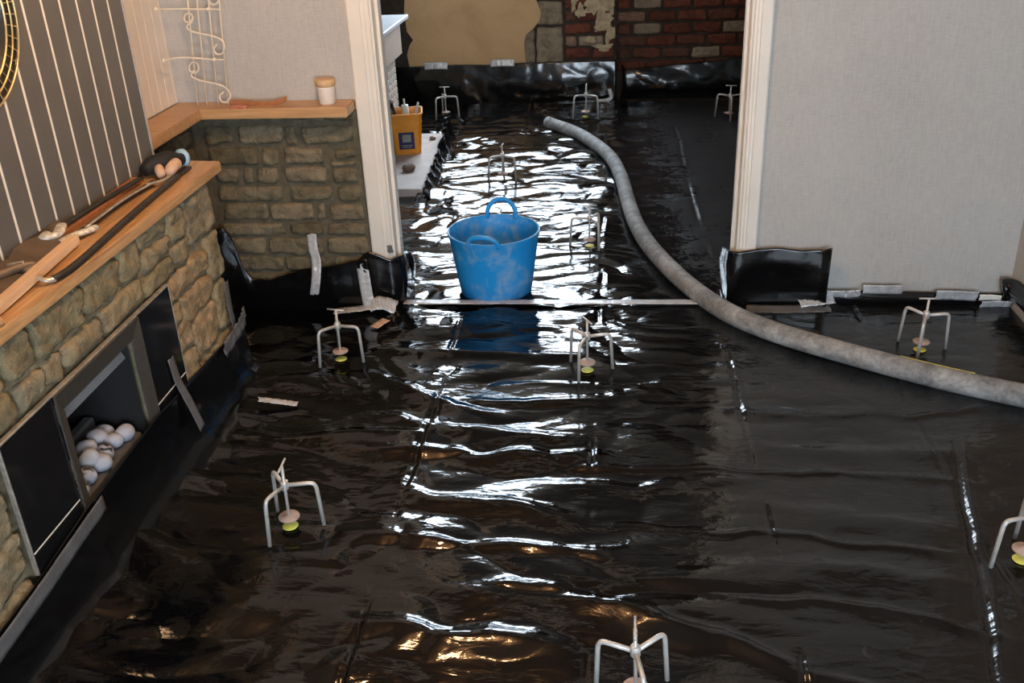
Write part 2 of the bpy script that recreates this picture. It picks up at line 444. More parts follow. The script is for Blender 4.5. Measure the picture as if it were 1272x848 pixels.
# dividing wall with the wide doorway
DX0, DX1 = -0.955, 0.580
div = struct(wall_with_hole('wall_divider', -2.0, 2.0, Y_DIV, Y_DIV + 0.16, -0.03, 2.42, DX0, DX1, -0.03, 2.06, 'wallpaper'))
struct(wall_with_hole('wall_rear', -2.0, 2.0, Y_REAR - 0.2, Y_REAR, -0.03, 2.42, WIN_F[0], WIN_F[1], WIN_F[2], WIN_F[3], 'wallpaper'))
struct(box('wall_right', XR, XR + 0.2, Y_REAR, Y_DIV, -0.03, 2.42, 'wallpaper'))
struct(box('wall_left', XA - 0.2, XA, Y_REAR, Y_DIV, -0.03, 2.42, 'white_board'))
# back room shell
struct(box('wall_backroom_right', 1.62, 1.82, Y_DIV + 0.16, 8.3, -0.03, 2.42, 'wall_plain'))
struct(box('wall_backroom_left', -2.0, -1.80, Y_DIV + 0.16, 8.3, -0.03, 2.42, 'soot_mortar'))
wback = struct(wall_with_hole('wall_back', -1.80, 0.07, Y_BACK, Y_BACK + 0.22, -0.03, 2.42, WIN_B[0], WIN_B[1], WIN_B[2], WIN_B[3], 'soot_mortar'))
wbrick = struct(box('wall_back_recess', 0.07, 1.62, 8.09, 8.3, -0.03, 2.42, 'soot_mortar'))
for nm, (x0, x1, z0, z1), yy in (('window_1', WIN_B, Y_BACK + 0.10), ('window_2', WIN_F, Y_REAR - 0.10)):
    w = struct(empty(nm, (0, 0, 0)))
    for k in range(4):
        a = [(x0, x0 + .05, z0, z1), (x1 - .05, x1, z0, z1), (x0 + .05, x1 - .05, z0, z0 + .05), (x0 + .05, x1 - .05, z1 - .05, z1)][k]
        box('window_frame', a[0], a[1], yy - .03, yy + .03, a[2], a[3], 'white_paint', w, 0.004)
    xm = (x0 + x1) / 2
    box('mullion', xm - .025, xm + .025, yy - .03, yy + .03, z0 + .05, z1 - .05, 'white_paint', w, 0.004)
    box('pane', x0 + .05, xm - .025, yy - .003, yy + .003, z0 + .05, z1 - .05, 'glass', w)
    box('pane', xm + .025, x1 - .05, yy - .003, yy + .003, z0 + .05, z1 - .05, 'glass', w)

# door casing
door = struct(empty('door_1'))
def casing(side):
    # profile in plan: stepped moulding standing proud of the wall, then the lining inside the opening
    s = side
    xo, xi = (-1.027, -0.935) if s < 0 else (0.632, 0.560)
    d = 1 if s < 0 else -1
    zb = 0.02
    b = bmesh.new()
    w = abs(xi - xo)
    prof = [(0, 0), (0, -0.016), (0.006, -0.020), (w * 0.60, -0.022), (w * 0.64, -0.016), (w * 0.78, -0.016), (w * 0.82, -0.012), (w - 0.004, -0.012), (w, -0.008), (w, 0)]
    vs_ = []
    for z in (zb, 2.12):
        vs_.append([b.verts.new((xo + d * u, Y_DIV + v, z)) for u, v in prof])
    n = len(prof)
    for k in range(n):
        b.faces.new((vs_[0][k], vs_[0][(k + 1) % n], vs_[1][(k + 1) % n], vs_[1][k]))
    b.faces.new(vs_[0]); b.faces.new(list(reversed(vs_[1])))
    bmesh.ops.recalc_face_normals(b, faces=b.faces)
    bmo('architrave', b, 'white_paint', door)
    # lining
    xl0, xl1 = (DX0, xi + 0.008) if s < 0 else (xi - 0.008, DX1)
    box('jamb_lining', min(xl0, xl1), max(xl0, xl1), Y_DIV + 0.0005, Y_DIV + 0.172, zb, 2.06, 'white_paint', door, 0.003)
    xs0, xs1 = (xi + 0.008, xi + 0.022) if s < 0 else (xi - 0.022, xi - 0.008)
    box('door_stop', xs0, xs1, Y_DIV + 0.055, Y_DIV + 0.095, zb, 2.045, 'white_paint', door, 0.002)
casing(-1); casing(1)
box('head_lining', DX0, DX1, Y_DIV + 0.0005, Y_DIV + 0.172, 2.03, 2.06, 'white_paint', door)
box('head_architrave', -1.027, 0.632, Y_DIV - 0.022, Y_DIV, 2.06, 2.14, 'white_paint', door, 0.004)

# ------------------------------------------------------------------ stone pieces
def stone(name, u0, u1, z0, z1, depth, mapper, mat, parent, seed, nx=9, nz=6, rough=0.006):
    r = np.random.RandomState(seed)
    g_ = 0.004
    u0 += g_; u1 -= g_; z0 += g_; z1 -= g_
    cu, cz, hu, hz = (u0 + u1) / 2, (z0 + z1) / 2, (u1 - u0) / 2, (z1 - z0) / 2
    nx = max(7, min(26, int((u1 - u0) / .012))); nz = max(6, min(14, int((z1 - z0) / .010)))
    a = np.linspace(-1, 1, nx); b = np.linspace(-1, 1, nz)
    A, B = np.meshgrid(a, b)
    c = min(0.022, 0.42 * min(hu, hz))
    sk = r.uniform(-0.10, 0.10) * hz
    wob = lambda s, k: noise2(A * hu + s, B * hz, 0.08, 0.05, seed + k)
    U = cu + A * hu; Z = cz + B * hz
    # rounded corners
    kx = np.abs(A) ** 4; kz = np.abs(B) ** 4
    U = U - np.sign(A) * kx * kz * c * 0.25; Z = Z - np.sign(B) * kx * kz * c * 0.25
    U = U + 0.007 * wob(0, 1) * np.abs(A); Z = Z + 0.006 * wob(3, 2) * np.abs(B) + sk * A * 0.25
    edge = np.maximum(np.abs(A), np.abs(B))
    du = (1 - np.abs(A)) * hu; dz = (1 - np.abs(B)) * hz; dist = np.minimum(du, dz)
    prof = np.clip(dist / 0.011, 0, 1); prof = 0.62 + 0.38 * prof ** .7
    tilt = r.uniform(-0.15, 0.15) * A + r.uniform(-0.2, 0.2) * B
    D = depth * prof * (1 + 0.5 * tilt) + rough * np.abs(noise2(U + Z * .5, Z, 0.06, 0.035, seed + 5)) * 1.3 + 0.8 * rough * noise2(U + Z, Z, 0.026, 0.022, seed + 6) - rough * .3
    D = np.maximum(D, 0.002)
    v = []; f = []
    for j in range(nz):
        for i in range(nx):
            v.append(mapper(U[j, i], Z[j, i], D[j, i]))
    for j in range(nz - 1):
        for i in range(nx - 1):
            p = j * nx + i; f.append((p, p + 1, p + nx + 1, p + nx))
    ring = [i for i in range(nx)] + [j * nx + nx - 1 for j in range(1, nz)] + [(nz - 1) * nx + i for i in range(nx - 2, -1, -1)] + [j * nx for j in range(nz - 2, 0, -1)]
    base = len(v)
    for q in ring:
        j, i = divmod(q, nx); v.append(mapper(U[j, i], Z[j, i], -0.004))
    n = len(ring)
    for k in range(n): f.append((ring[k], ring[(k + 1) % n], base + (k + 1) % n, base + k))
    o = pyd(name, v, f, mat, parent, True)
    return o

# chimney breast: backing, stones, striped boards
chim = struct(wall_with_hole('wall_chimney', 0, 0.1, 0, 0.1, 0, 0.1, 0.02, 0.08, 0.02, 0.08, 'mortar'))
# rebuild its mesh: lower backing with an opening for the fire, upper backing behind the boards
b_ = bmesh.new()
xk = XB - 0.022
for (y0, y1, z0, z1) in ((1.0, 1.985, -0.03, 0.812), (2.46, 3.165, -0.03, 0.812), (1.985, 2.46, -0.03, 0.22), (1.985, 2.46, 0.60, 0.812)):
    box_bm(XA, xk, y0, y1, z0, z1, bm=b_)
box_bm(XA, XP - 0.014, 1.0, 3.185, 0.852, 2.42, bm=b_)
b_.to_mesh(chim.data); b_.free()
mp_b = lambda u, z, d: (xk + d, u, z)
BST = [(1.02, 1.345, .70, .812, 0), (1.02, 1.345, .615, .695, 0), (1.02, 1.345, .505, .61, 0), (1.02, 1.475, .385, .50, 0), (1.02, 1.345, .255, .38, 0), (1.02, 1.345, .13, .25, 0), (2.94, 3.168, .645, .812, 0), (2.808, 2.935, .70, .812, 0), (2.595, 2.802, .755, .812, 0), (2.595, 2.80, .685, .75, 0), (2.805, 2.935, .62, .695, 0),
       (2.565, 2.80, .61, .68, 0), (2.465, 2.588, .70, .812, 0), (2.25, 2.458, .70, .812, 0), (1.995, 2.243, .695, .812, 0), (1.86, 1.988, .70, .812, 0),
       (1.62, 1.853, .70, .812, 0), (1.35, 1.613, .70, .812, 0), (2.315, 2.56, .618, .695, 0), (2.098, 2.308, .618, .69, 0), (2.003, 2.092, .618, .688, 0),
       (1.875, 1.997, .618, .692, 0), (1.67, 1.868, .615, .695, 0), (1.35, 1.663, .615, .695, 0),
       (2.695, 3.045, .528, .608, 1), (3.05, 3.168, .46, .638, 0), (2.695, 2.79, .455, .522, 1), (2.795, 3.045, .42, .522, 1), (2.695, 2.832, .348, .45, 1),
       (2.838, 3.045, .27, .414, 1), (3.05, 3.168, .27, .454, 0), (2.695, 2.832, .235, .342, 1), (2.838, 3.168, .13, .264, 0), (2.695, 2.832, .13, .23, 0),
       (1.56, 1.742, .505, .61, 0), (1.35, 1.555, .505, .61, 0), (1.48, 1.742, .385, .50, 0), (1.52, 1.742, .255, .38, 0), (1.35, 1.515, .255, .38, 0), (1.35, 1.742, .13, .25, 0)]
for i, (a, b2, c, d, w) in enumerate(BST):
    stone('stone_block', a, b2, c, d, 0.019, mp_b, 'stone_warm' if w else 'stone', chim, 100 + i, 11, 7, .008)
nb = 20; by1 = 3.205; bw = 0.0955
for k in range(nb):
    y1 = by1 - k * bw; y0 = y1 - bw
    box('cladding_board', XP - 0.014, XP, y0 + 0.0054, y1 - 0.0054, 0.852, 2.42, 'panel_grey', chim, 0.0015, 1)
    box('inlay_strip', XP - 0.014, XP - 0.001, y0 - 0.0052, y0 + 0.0052, 0.852, 2.42, 'strip_white', chim)
box('corner_trim', XP - 0.03, XP + 0.002, by1 - 0.004, by1 + 0.004, 0.852, 2.42, 'galv', chim)

# alcove: cladding on the back wall below the ledge and on the side wall
AST = [(-1.66, -1.508, 0.848, 0.876), (-1.498, -1.337, 0.848, 0.873), (-1.319, -1.167, 0.845, 0.872), (-1.16, -1.032, 0.844, 0.87), (-1.69, -1.562, 0.751, 0.833), (-1.544, -1.344, 0.748, 0.83), (-1.33, -1.285, 0.746, 0.827), (-1.265, -1.043, 0.744, 0.825), (-1.69, -1.465, 0.66, 0.74), (-1.451, -1.375, 0.658, 0.738), (-1.361, -1.181, 0.656, 0.735), (-1.138, -1.045, 0.681, 0.729), (-1.163, -1.045, 0.654, 0.677), (-1.663, -1.564, 0.58, 0.654), (-1.55, -1.497, 0.579, 0.653), (-1.489, -1.387, 0.578, 0.651), (-1.366, -1.174, 0.575, 0.649), (-1.157, -1.039, 0.573, 0.647), (-1.67, -1.378, 0.503, 0.571), (-1.357, -1.166, 0.501, 0.568), (-1.145, -1.037, 0.499, 0.566), (-1.66, -1.458, 0.412, 0.493), (-1.451, -1.258, 0.411, 0.491), (-1.244, -1.202, 0.409, 0.489), (-1.191, -1.035, 0.408, 0.488), (-1.69, -1.395, 0.345, 0.404), (-1.38, -1.222, 0.344, 0.403), (-1.211, -1.036, 0.342, 0.401), (-1.69, -1.494, 0.255, 0.338), (-1.483, -1.232, 0.254, 0.336), (-1.225, -1.034, 0.253, 0.335), (-1.69, -1.426, 0.178, 0.247), (-1.415, -1.214, 0.177, 0.246), (-1.203, -1.034, 0.176, 0.245), (-1.69, -1.3, 0.08, 0.17), (-1.29, -1.034, 0.08, 0.17)]
YS = 3.885
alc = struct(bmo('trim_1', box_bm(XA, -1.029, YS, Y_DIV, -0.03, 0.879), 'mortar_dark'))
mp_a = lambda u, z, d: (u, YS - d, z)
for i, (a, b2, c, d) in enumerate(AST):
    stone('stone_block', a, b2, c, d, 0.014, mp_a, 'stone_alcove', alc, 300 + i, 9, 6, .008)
XS = -1.735
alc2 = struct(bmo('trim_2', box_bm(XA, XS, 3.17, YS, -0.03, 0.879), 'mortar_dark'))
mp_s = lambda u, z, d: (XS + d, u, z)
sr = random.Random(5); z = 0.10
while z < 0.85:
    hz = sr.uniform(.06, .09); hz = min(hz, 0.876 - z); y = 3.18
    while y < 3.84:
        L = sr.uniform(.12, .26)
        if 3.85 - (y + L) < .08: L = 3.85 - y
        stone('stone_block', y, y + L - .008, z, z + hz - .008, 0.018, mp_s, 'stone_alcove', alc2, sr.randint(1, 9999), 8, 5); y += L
    z += hz
# painted boards on the alcove side wall above the ledge
wl = bpy.data.objects['wall_left']
y = 3.175
while y < Y_DIV - 0.01:
    box('beaded_board', XA, XA + 0.012, y + .0006, min(y + .0725, Y_DIV) - .0006, 0.922, 2.42, 'white_board', wl, 0.0018, 1); y += .0725

# L-shaped oak ledge
def prism(name, poly, z0, z1, mat, parent=None, bev=0.004):
    b = bmesh.new()
    lo = [b.verts.new((x, y, z0)) for x, y in poly]; hi = [b.verts.new((x, y, z1)) for x, y in poly]
    n = len(poly)
    b.faces.new(lo); b.faces.new(list(reversed(hi)))
    for k in range(n): b.faces.new((lo[k], lo[(k + 1) % n], hi[(k + 1) % n], hi[k]))
    bmesh.ops.recalc_face_normals(b, faces=b.faces)
    if bev: bmesh.ops.bevel(b, geom=list(b.edges), offset=bev, segments=2, affect='EDGES')
    return bmo(name, b, mat, parent)
led = prism('wall_ledge', [(XA + .012, 3.19), (-1.636, 3.19), (-1.636, 3.775), (-1.032, 3.765), (-1.032, Y_DIV - .001), (XA + .012, Y_DIV - .001)], .880, .921, 'oak_x')
tag(led, 'L-shaped oak ledge capping the stonework of the alcove under the wallpaper', 'shelf')
# mantel
man = prism('mantel_shelf', [(XP - .012, 1.15), (XB + .012, 1.15), (XB + .012, 3.262), (XP - .03, 3.285)], .814, .851, 'oak')
tag(man, 'long oak mantel shelf above the stone fireplace, littered with tools', 'shelf')

# ------------------------------------------------------------------ membranes on the floor
def ridge(X, Y, pts, amp, sig, skew=0.0):
    pts = np.array(pts); yy = np.interp(X, pts[:, 0], pts[:, 1])
    fade = 1 / (1 + np.exp(-(X - pts[0, 0]) / 0.035)) * 1 / (1 + np.exp((X - pts[-1, 0]) / 0.035))
    d = (Y - yy); s = np.where(d > 0, sig * (1 - skew), sig * (1 + skew))
    return amp * fade * np.exp(-0.5 * (d / s) ** 2)
SEAMS = (-0.62, -0.04, 0.475, 1.06)
RIDGES = [([(0.45, 2.98), (0.8, 2.94), (1.3, 3.0)], .006, .010), ([(-0.1, 2.60), (0.4, 2.61), (1.1, 2.56)], .006, .009), ([(0.0, 2.30), (0.5, 2.28), (0.95, 2.22)], .005, .009), ([(0.3, 2.02), (0.7, 1.98), (1.0, 1.88)], .006, .010), ([(0.45, 1.75), (0.7, 1.70), (0.95, 1.72)], .005, .010), ([(-0.3, 3.15), (0.1, 3.14), (0.46, 3.19)], .006, .010),
          ([(-0.786, 2.671), (-0.402, 2.648), (-0.045, 2.677)], .013, .020), ([(-0.627, 2.436), (-0.373, 2.399), (-0.124, 2.339)], .012, .026),
          ([(-0.61, 2.206), (-0.348, 2.187), (0.019, 2.176)], .010, .016), ([(-0.357, 1.987), (-0.196, 2.006), (-0.024, 1.976), (0.217, 1.861)], .013, .022),
          ([(-0.639, 1.873), (-0.387, 1.818), (-0.101, 1.785)], .014, .024), ([(-0.875, 3.207), (-0.654, 3.025), (-0.433, 2.915)], .012, .025),
          ([(-0.78, 2.907), (-0.532, 2.805), (-0.306, 2.769)], .012, .022), ([(0.099, 1.878), (0.298, 1.859), (0.46, 1.773)], .010, .018),
          ([(-0.307, 2.785), (-0.087, 2.765)], .010, .018), ([(-1.149, 2.763), (-0.865, 2.77), (-0.61, 2.761)], .010, .022),
          ([(-0.5, 3.02), (-0.3, 2.99), (0.05, 3.05)], .009, .02), ([(-0.2, 2.52), (0.1, 2.50), (0.45, 2.56)], .007, .02),
          ([(0.5, 2.75), (0.8, 2.70), (1.2, 2.72)], .006, .03), ([(0.5, 2.42), (0.75, 2.36), (0.98, 2.33)], .006, .03),
          ([(0.48, 2.12), (0.7, 2.14), (1.0, 2.05)], .006, .025), ([(-0.9, 3.42), (-0.5, 3.38), (0.0, 3.36)], .009, .02),
          ([(-0.85, 3.62), (-0.5, 3.66), (-0.2, 3.62)], .007, .018), ([(0.0, 3.30), (0.3, 3.28), (0.5, 3.31)], .006, .018)]
def hf_front(X, Y):
    H = np.zeros_like(X)
    for p, a, s in RIDGES: H += ridge(X, Y + 0.02 * noise2(X, Y, .12, .2, 18), p, a * 1.35, s * 1.25, 0.25)
    left = 1 / (1 + np.exp((X - 0.25) / 0.18))
    wx = X + 0.10 * noise2(X, Y, .4, .3, 3); wy = Y + 0.05 * noise2(X, Y, .35, .3, 4)
    n1 = noise2(wx, wy, .46, .17, 11); n2 = noise2(wx, wy, .19, .10, 12); n3 = noise2(X, Y, .08, .05, 13); n4 = noise2(wx + wy, wy - .4 * wx, .30, .16, 14)
    crum = np.clip(noise2(X, Y, .45, .40, 15) + .15, 0, 1)
    amp = 0.30 + 0.70 * left
    H += amp * (0.018 * np.abs(n1) + 0.0075 * np.abs(n2) + 0.011 * np.abs(n4)) + 0.0013 * amp * n3 * (.3 + 1.2 * crum)
    H += 0.0022 * crum * left * np.abs(noise2(wx, wy, .06, .045, 16))
    H += 0.004 * noise2(X, Y, .9, .6, 17)
    for q, s in enumerate(SEAMS):
        sx = s + 0.010 * noise2(Y, Y * 0 + q, .35, 1, 21)
        vis = np.clip(.35 + noise2(Y, Y * 0 + 3 * q, .16, 1, 22) * 1.2, .05, 1)
        H += vis * 1.6 * (-0.0045 * np.exp(-0.5 * ((X - sx) / .0055) ** 2) + 0.0020 * np.exp(-0.5 * ((X - sx - .014) / .007) ** 2))
    # a diagonal ruck on the right
    d = (X - 1.13) - (Y - 2.63) * 0.23 + .02 * noise2(Y, X, .18, .5, 23)
    rv = np.clip(.3 + 1.4 * noise2(Y, X * 0, .2, 1, 24), .1, 1)
    H += rv * 0.008 * np.exp(-0.5 * (d / .011) ** 2) / (1 + np.exp((Y - 2.75) / .08)) - 0.010 * np.exp(-0.5 * ((d + .022) / .008) ** 2) / (1 + np.exp((Y - 2.75) / .08))
    # edges turn up a little at the walls
    H += 0.05 * np.clip((XB + .30 - X) / .30, 0, 1) ** 2 * (Y < 3.3)
    return H + 0.003
xs = np.linspace(-1.725, XR - 0.01, 480)
ys = np.concatenate([np.linspace(Y_REAR + .02, 1.35, 60)[:-1], np.linspace(1.35, 3.885, 400)])
Xg, Yg = np.meshgrid(xs, ys)
Xg = np.where(Yg < 3.18, np.maximum(Xg, XB + 0.012), Xg)
fs = grid_obj('membrane_sheet', Xg, Yg, hf_front(Xg, Yg), 'membrane')
tag(fs, 'shiny black polythene membrane covering the whole floor of the near room', 'plastic sheet')
def floor_h(x, y):
    return float(hf_front(np.array([[x]]), np.array([[y]]))[0, 0]) if y < 3.885 else float(hf_back(np.array([[x]]), np.array([[y]]))[0, 0])
def hf_back(X, Y):
    left = 1 / (1 + np.exp((X - 0.10) / 0.16))
    wx = X + 0.10 * noise2(X, Y, .3, .3, 41); wy = Y + 0.06 * noise2(X, Y, .3, .25, 42)
    n1 = noise2(wx, wy, .42, .26, 43); n2 = noise2(wx, wy, .17, .12, 44); n3 = noise2(X, Y, .07, .06, 45); n4 = noise2(wx + wy, wy - wx * .5, .3, .22, 46)
    H = (0.22 + 0.78 * left) * (0.024 * np.abs(n1) + 0.009 * np.abs(n2) + 0.016 * np.abs(n4) + 0.0012 * n3)
    for q, s in enumerate(SEAMS):
        sx = s + .02 + 0.012 * noise2(Y, Y * 0 + q, .4, 1, 47)
        vis = np.clip(.25 + noise2(Y, Y * 0 + 3 * q, .2, 1, 48) * 1.3, .03, 1)
        H += vis * (-0.005 * np.exp(-0.5 * ((X - sx) / .007) ** 2) + 0.0025 * np.exp(-0.5 * ((X - sx - .018) / .009) ** 2))
    H = H * np.where((X < -1.13) & (Y > 5.3) & (Y < 7.0), 0.3, 1)
    return H + 0.001
xs = np.linspace(-1.76, 1.60, 360); ys = np.linspace(3.86, 7.93, 420)
Xg, Yg = np.meshgrid(xs, ys)
# the strip near the doorway is narrower (it passes between the jambs), squeeze x there
k = np.clip((4.12 - Yg) / 0.02, 0, 1)
Xg = np.where(k > 0, np.clip(Xg, -0.925 - (1 - k) * 0.85, 0.548 + (1 - k) * 1.1), Xg)
bs = grid_obj('membrane_sheet', Xg, Yg, hf_back(Xg, Yg), 'membrane')
tag(bs, 'crinkled black polythene membrane on the back room floor beyond the doorway', 'plastic sheet')

# upstands -------------------------------------------------------------
def upstand(name, path, top, nz, bulge, label, wr=0.006, seed=1, base=0.0, foot=0.0, du=0.012):
    """vertical sheet along a plan path [(x,y)], top(s) heights [(s, z)], normal to the left of travel side"""
    P = [Vector((x, y, 0)) for x, y in path]
    S = [0.0]
    for a, b in zip(P, P[1:]): S.append(S[-1] + (b - a).length)
    n = max(8, int(S[-1] / du)); s = np.linspace(0, S[-1], n)
    px = np.interp(s, S, [p.x for p in P]); py = np.interp(s, S, [p.y for p in P])
    tx = np.gradient(px); ty = np.gradient(py); L = np.hypot(tx, ty) + 1e-9
    nx, ny = -ty / L, tx / L
    ztop = np.interp(s, [t[0] for t in top], [t[1] for t in top])
    v = np.linspace(0, 1, nz)
    V, Sg = np.meshgrid(v, s, indexing='ij')
    Zt = np.broadcast_to(ztop, V.shape)
    Z = base + V * (Zt - base)
    off = bulge * (np.sin(PI * V) ** 1.0) * (0.7 + 0.5 * noise2(Sg, V, .3, 1, seed)) + wr * (noise2(Sg, Z, .28, .22, seed + 1) * 2 + 1.2 * np.abs(noise2(Sg + Z, Z - .5 * Sg, .22, .12, seed + 3))) * (0.25 + V * (1 - V) * 3) + 0.25 * wr * noise2(Sg, Z, .05, .09, seed + 2) + foot * (1 - V) ** 3
    off = off + wr * 1.6
    X = px + nx * off; Y = py + ny * off
    o = grid_obj(name, X, Y, Z, 'membrane_clean', thick=0.0008)
    if label: tag(o, label, 'plastic sheet')
    return o
# along the chimney breast, curving down onto the floor
n_u = 260; n_v = 34
yv = np.linspace(1.1, 3.20, n_u); tv = np.linspace(0, 1, n_v)
Tm, Ym = np.meshgrid(tv, yv, indexing='ij')
topz = np.interp(Ym, [1.1, 1.7, 2.0, 2.45, 2.70, 2.85, 3.06, 3.2], [.215, .230, .262, .272, .258, .250, .235, .21])
ph = Tm * PI / 2
sp_ = 0.16 + 0.02 * noise2(Ym, Tm, .5, 1, 61)
Xm = XB + 0.020 + sp_ * (1 - np.cos(ph)) ** 1.6 + 0.020 * noise2(Ym, Tm, .35, .5, 62) * np.sin(PI * Tm) + .005 * noise2(Ym, Tm, .09, .35, 63) * np.sin(PI * Tm)
Xm = np.maximum(Xm, XB + 0.018)
Zm = 0.052 * 0 + topz * (1 - np.sin(ph)) ** 1.05 + 0.016 + 0.02 * np.sin(PI * Tm) * (noise2(Ym, Tm, .3, .4, 64) * 0.4)
Zm[-1, :] = 0.012
up = grid_obj('membrane_upstand', Xm, Ym, Zm, 'membrane_clean', thick=0.0008)
tag(up, 'black polythene turned up against the stone fireplace under the fire', 'plastic sheet')
# a fold lying in front of it
rp = spline([(-1.20, 1.3, .012), (-1.17, 1.7, .02), (-1.17, 2.1, .016), (-1.14, 2.5, .014), (-1.13, 2.85, .01)], 14)
upstand('membrane_upstand', [(-1.03, 3.835), (-1.40, 3.84), (-1.62, 3.835), (-1.705, 3.80), (-1.715, 3.70)],
        [(0, .25), (.02, .255), (.10, .235), (.2, .215), (.35, .19), (.45, .155), (.53, .16), (.565, .22), (.59, .35), (.625, .41), (.665, .40), (.69, .36), (.80, .30)], 22, 0.012,
        'black polythene upstand with a raised tongue against the alcove stonework', 0.007, 71)
# back wall upstand, both planes
upstand('membrane_upstand', [(0.075, 7.91), (-0.4, 7.905), (-1.0, 7.903), (-1.74, 7.905)], [(0, .345), (.4, .345), (.75, .34), (1.0, .33), (1.3, .338), (1.81, .325)], 24, 0.02,
        'black polythene upstand taped along the cream plaster of the back wall', 0.005, 75, du=0.014)
upstand('membrane_upstand', [(1.60, 8.058), (1.1, 8.055), (0.6, 8.055), (0.14, 8.055), (0.10, 8.04), (0.085, 7.92)], [(0, .33), (.5, .315), (.8, .29), (1.2, .26), (1.45, .24), (1.5, .30), (1.62, .345)], 24, 0.03,
        'black polythene upstand against the dark red brickwork of the back wall', 0.007, 79, du=0.014)
upstand('membrane_upstand', [(1.69, 3.895), (1.3, 3.90), (0.9, 3.90), (0.62, 3.895)], [(0, .06), (.3, .065), (.8, .075), (1.07, .08)], 10, 0.012,
        'low black polythene upstand along the foot of the grey papered wall', 0.006, 83)
# pleated turn-up against the hearth
hx = np.linspace(0, 1, 120); hv = np.linspace(0, 1, 16)
HV, HX = np.meshgrid(hv, hx, indexing='ij')
yb_ = 5.36 + HX * 1.46; xb_ = -1.080 - HX * 0.065
pl = 0.020 * np.sin(HX * 58 + 3 * noise2(HX, HX * 0, .2, 1, 88)) * HV * (0.3 + 0.7 * HX)
hz_ = 0.015 + HV * (0.075 + 0.085 * np.clip((HX - .45) * 2.2, 0, 1)) 
o = grid_obj('membrane_upstand', xb_ + 0.05 * (1 - HV) ** 2 + pl + 0.012, yb_ + 0.02 * noise2(HX, HV, .1, .3, 89), hz_, 'membrane_clean', thick=0.0008)
tag(o, 'pleated black polythene turned up along the pale hearth slab', 'plastic sheet')
# flaps wrapped round the door casings
upstand('membrane_flap', [(0.935, 3.845), (0.90, 3.86), (0.74, 3.875), (0.56, 3.878), (0.533, 3.884), (0.530, 3.90), (0.528, 4.10)], [(0, .290), (.03, .275), (.12, .268), (.22, .278), (.30, .272), (.38, .262), (.41, .262), (.62, .20)], 26, 0.006,
        'square black polythene flap wrapped round the right door casing', 0.006, 92, base=.012, du=.008)
upstand('membrane_flap', [(-0.905, 4.10), (-0.907, 3.905), (-0.915, 3.888), (-0.94, 3.872), (-1.00, 3.865), (-1.10, 3.862)], [(0, .18), (.18, .235), (.21, .24), (.25, .235), (.30, .262), (.34, .275), (.37, .25), (.42, .22)], 24, 0.008,
        'black polythene flap taped round the foot of the left door casing', 0.006, 95, base=.012, du=.008)
# rolled flap at the far right corner
b = tube_bm(spline([(1.645, 3.855, .095), (1.67, 3.85, .10), (1.69, 3.80, .10), (1.69, 3.6, .10), (1.69, 3.3, .095)], 8), 0.036, 14, squash=1.2)
o = bmo('membrane_roll', b, 'membrane_clean', None, True); tag(o, 'rolled end of black polythene in the right-hand wall corner', 'plastic sheet')

# ------------------------------------------------------------------ tape
def tape(label, pts, width, normal, mat='tape', crumple=0.003, seed=1, n=28, wdir=None):
    P = spline(pts, n // max(1, len(pts) - 1) + 2)
    nrm = Vector(normal).normalized()
    m = len(P); rows = 6
    X = np.zeros((m, rows)); Y = X.copy(); Z = X.copy()
    for i, p in enumerate(P):
        t = (P[min(i + 1, m - 1)] - P[max(i - 1, 0)]).normalized()
        s = t.cross(nrm).normalized() if wdir is None else Vector(wdir).normalized()
        for j in range(rows):
            q = p + s * width * (j / (rows - 1) - 0.5)
            k = abs(float(noise2(np.array(i * .02 + j * .004), np.array(j * .012), .03, .02, seed))) * crumple
            if i in (0, m - 1): q = q + t * rng.uniform(-.003, .003)
            q = q + nrm * (0.0012 + k)
            X[i, j], Y[i, j], Z[i, j] = q
    o = grid_obj('duct_tape', X, Y, Z, mat, thick=0.0008)
    tag(o, label, 'tape', 'strips of tape holding the membrane')
    return o
fz0 = lambda x, y, d=0.004: (x, y, floor_h(x, y) + d)
tp = [fz0(x, 3.882, .012) for x in np.linspace(-0.90, 0.45, 14)]
tape('long silver tape strip across the doorway threshold in front of the blue tub', [(p[0], p[1] , .022) for p in tp], .048, (0, 0, 1), 'tape', .002, 3)
tape('silver tape strip hanging vertically on the alcove stonework', [(-1.272, 3.853, .36), (-1.272, 3.848, .30), (-1.262, 3.835, .235), (-1.268, 3.815, .16), (-1.285, 3.815, .09)], .042, (0, -1, 0), 'tape', .008, 5, wdir=(1, 0, .1))
tape('silver tape strip running down the left door casing foot', [(-1.06, 3.832, .245), (-1.05, 3.818, .12), (-1.042, 3.812, .03)], .052, (0, -1, 0), 'tape', .004, 6, wdir=(1, 0, 0.08))
tape('short silver tape strip lying on the floor left of the doorway', [fz0(-1.19, 3.765, .016), fz0(-1.11, 3.775, .018), fz0(-1.02, 3.80, .018)], .06, (0, 0, 1), 'tape', .004, 7)
tape('added silver strip for the shine of crumpled polythene at the left door casing', [(-1.03, 3.79, .045), (-.99, 3.785, .060), (-.955, 3.80, .045), (-.92, 3.80, .030)], .07, (0.2, -.6, 1), 'tape', .010, 8)  # added silver strip, imitates the shine of the crumpled black membrane here
tape('small brown tape scrap on the floor by the left casing', [fz0(-.985, 3.63, .008), fz0(-.945, 3.70, .008)], .045, (0, 0, 1), MAT['tan'], .004, 9)
tape('grey tape strip wrapped on the left casing near its bottom', [(-.955, 3.893, .27), (-.93, 3.893, .275)], .035, (0, -1, 0), 'tape_dull', .001, 10, n=6)
tape('crinkled silver tape next to the black flap at the right wall foot', [(.915, 3.875, .068), (1.0, 3.872, .066), (1.075, 3.872, .070)], .038, (0, -1, 0), 'tape', .010, 11, wdir=(0, -.3, 1))
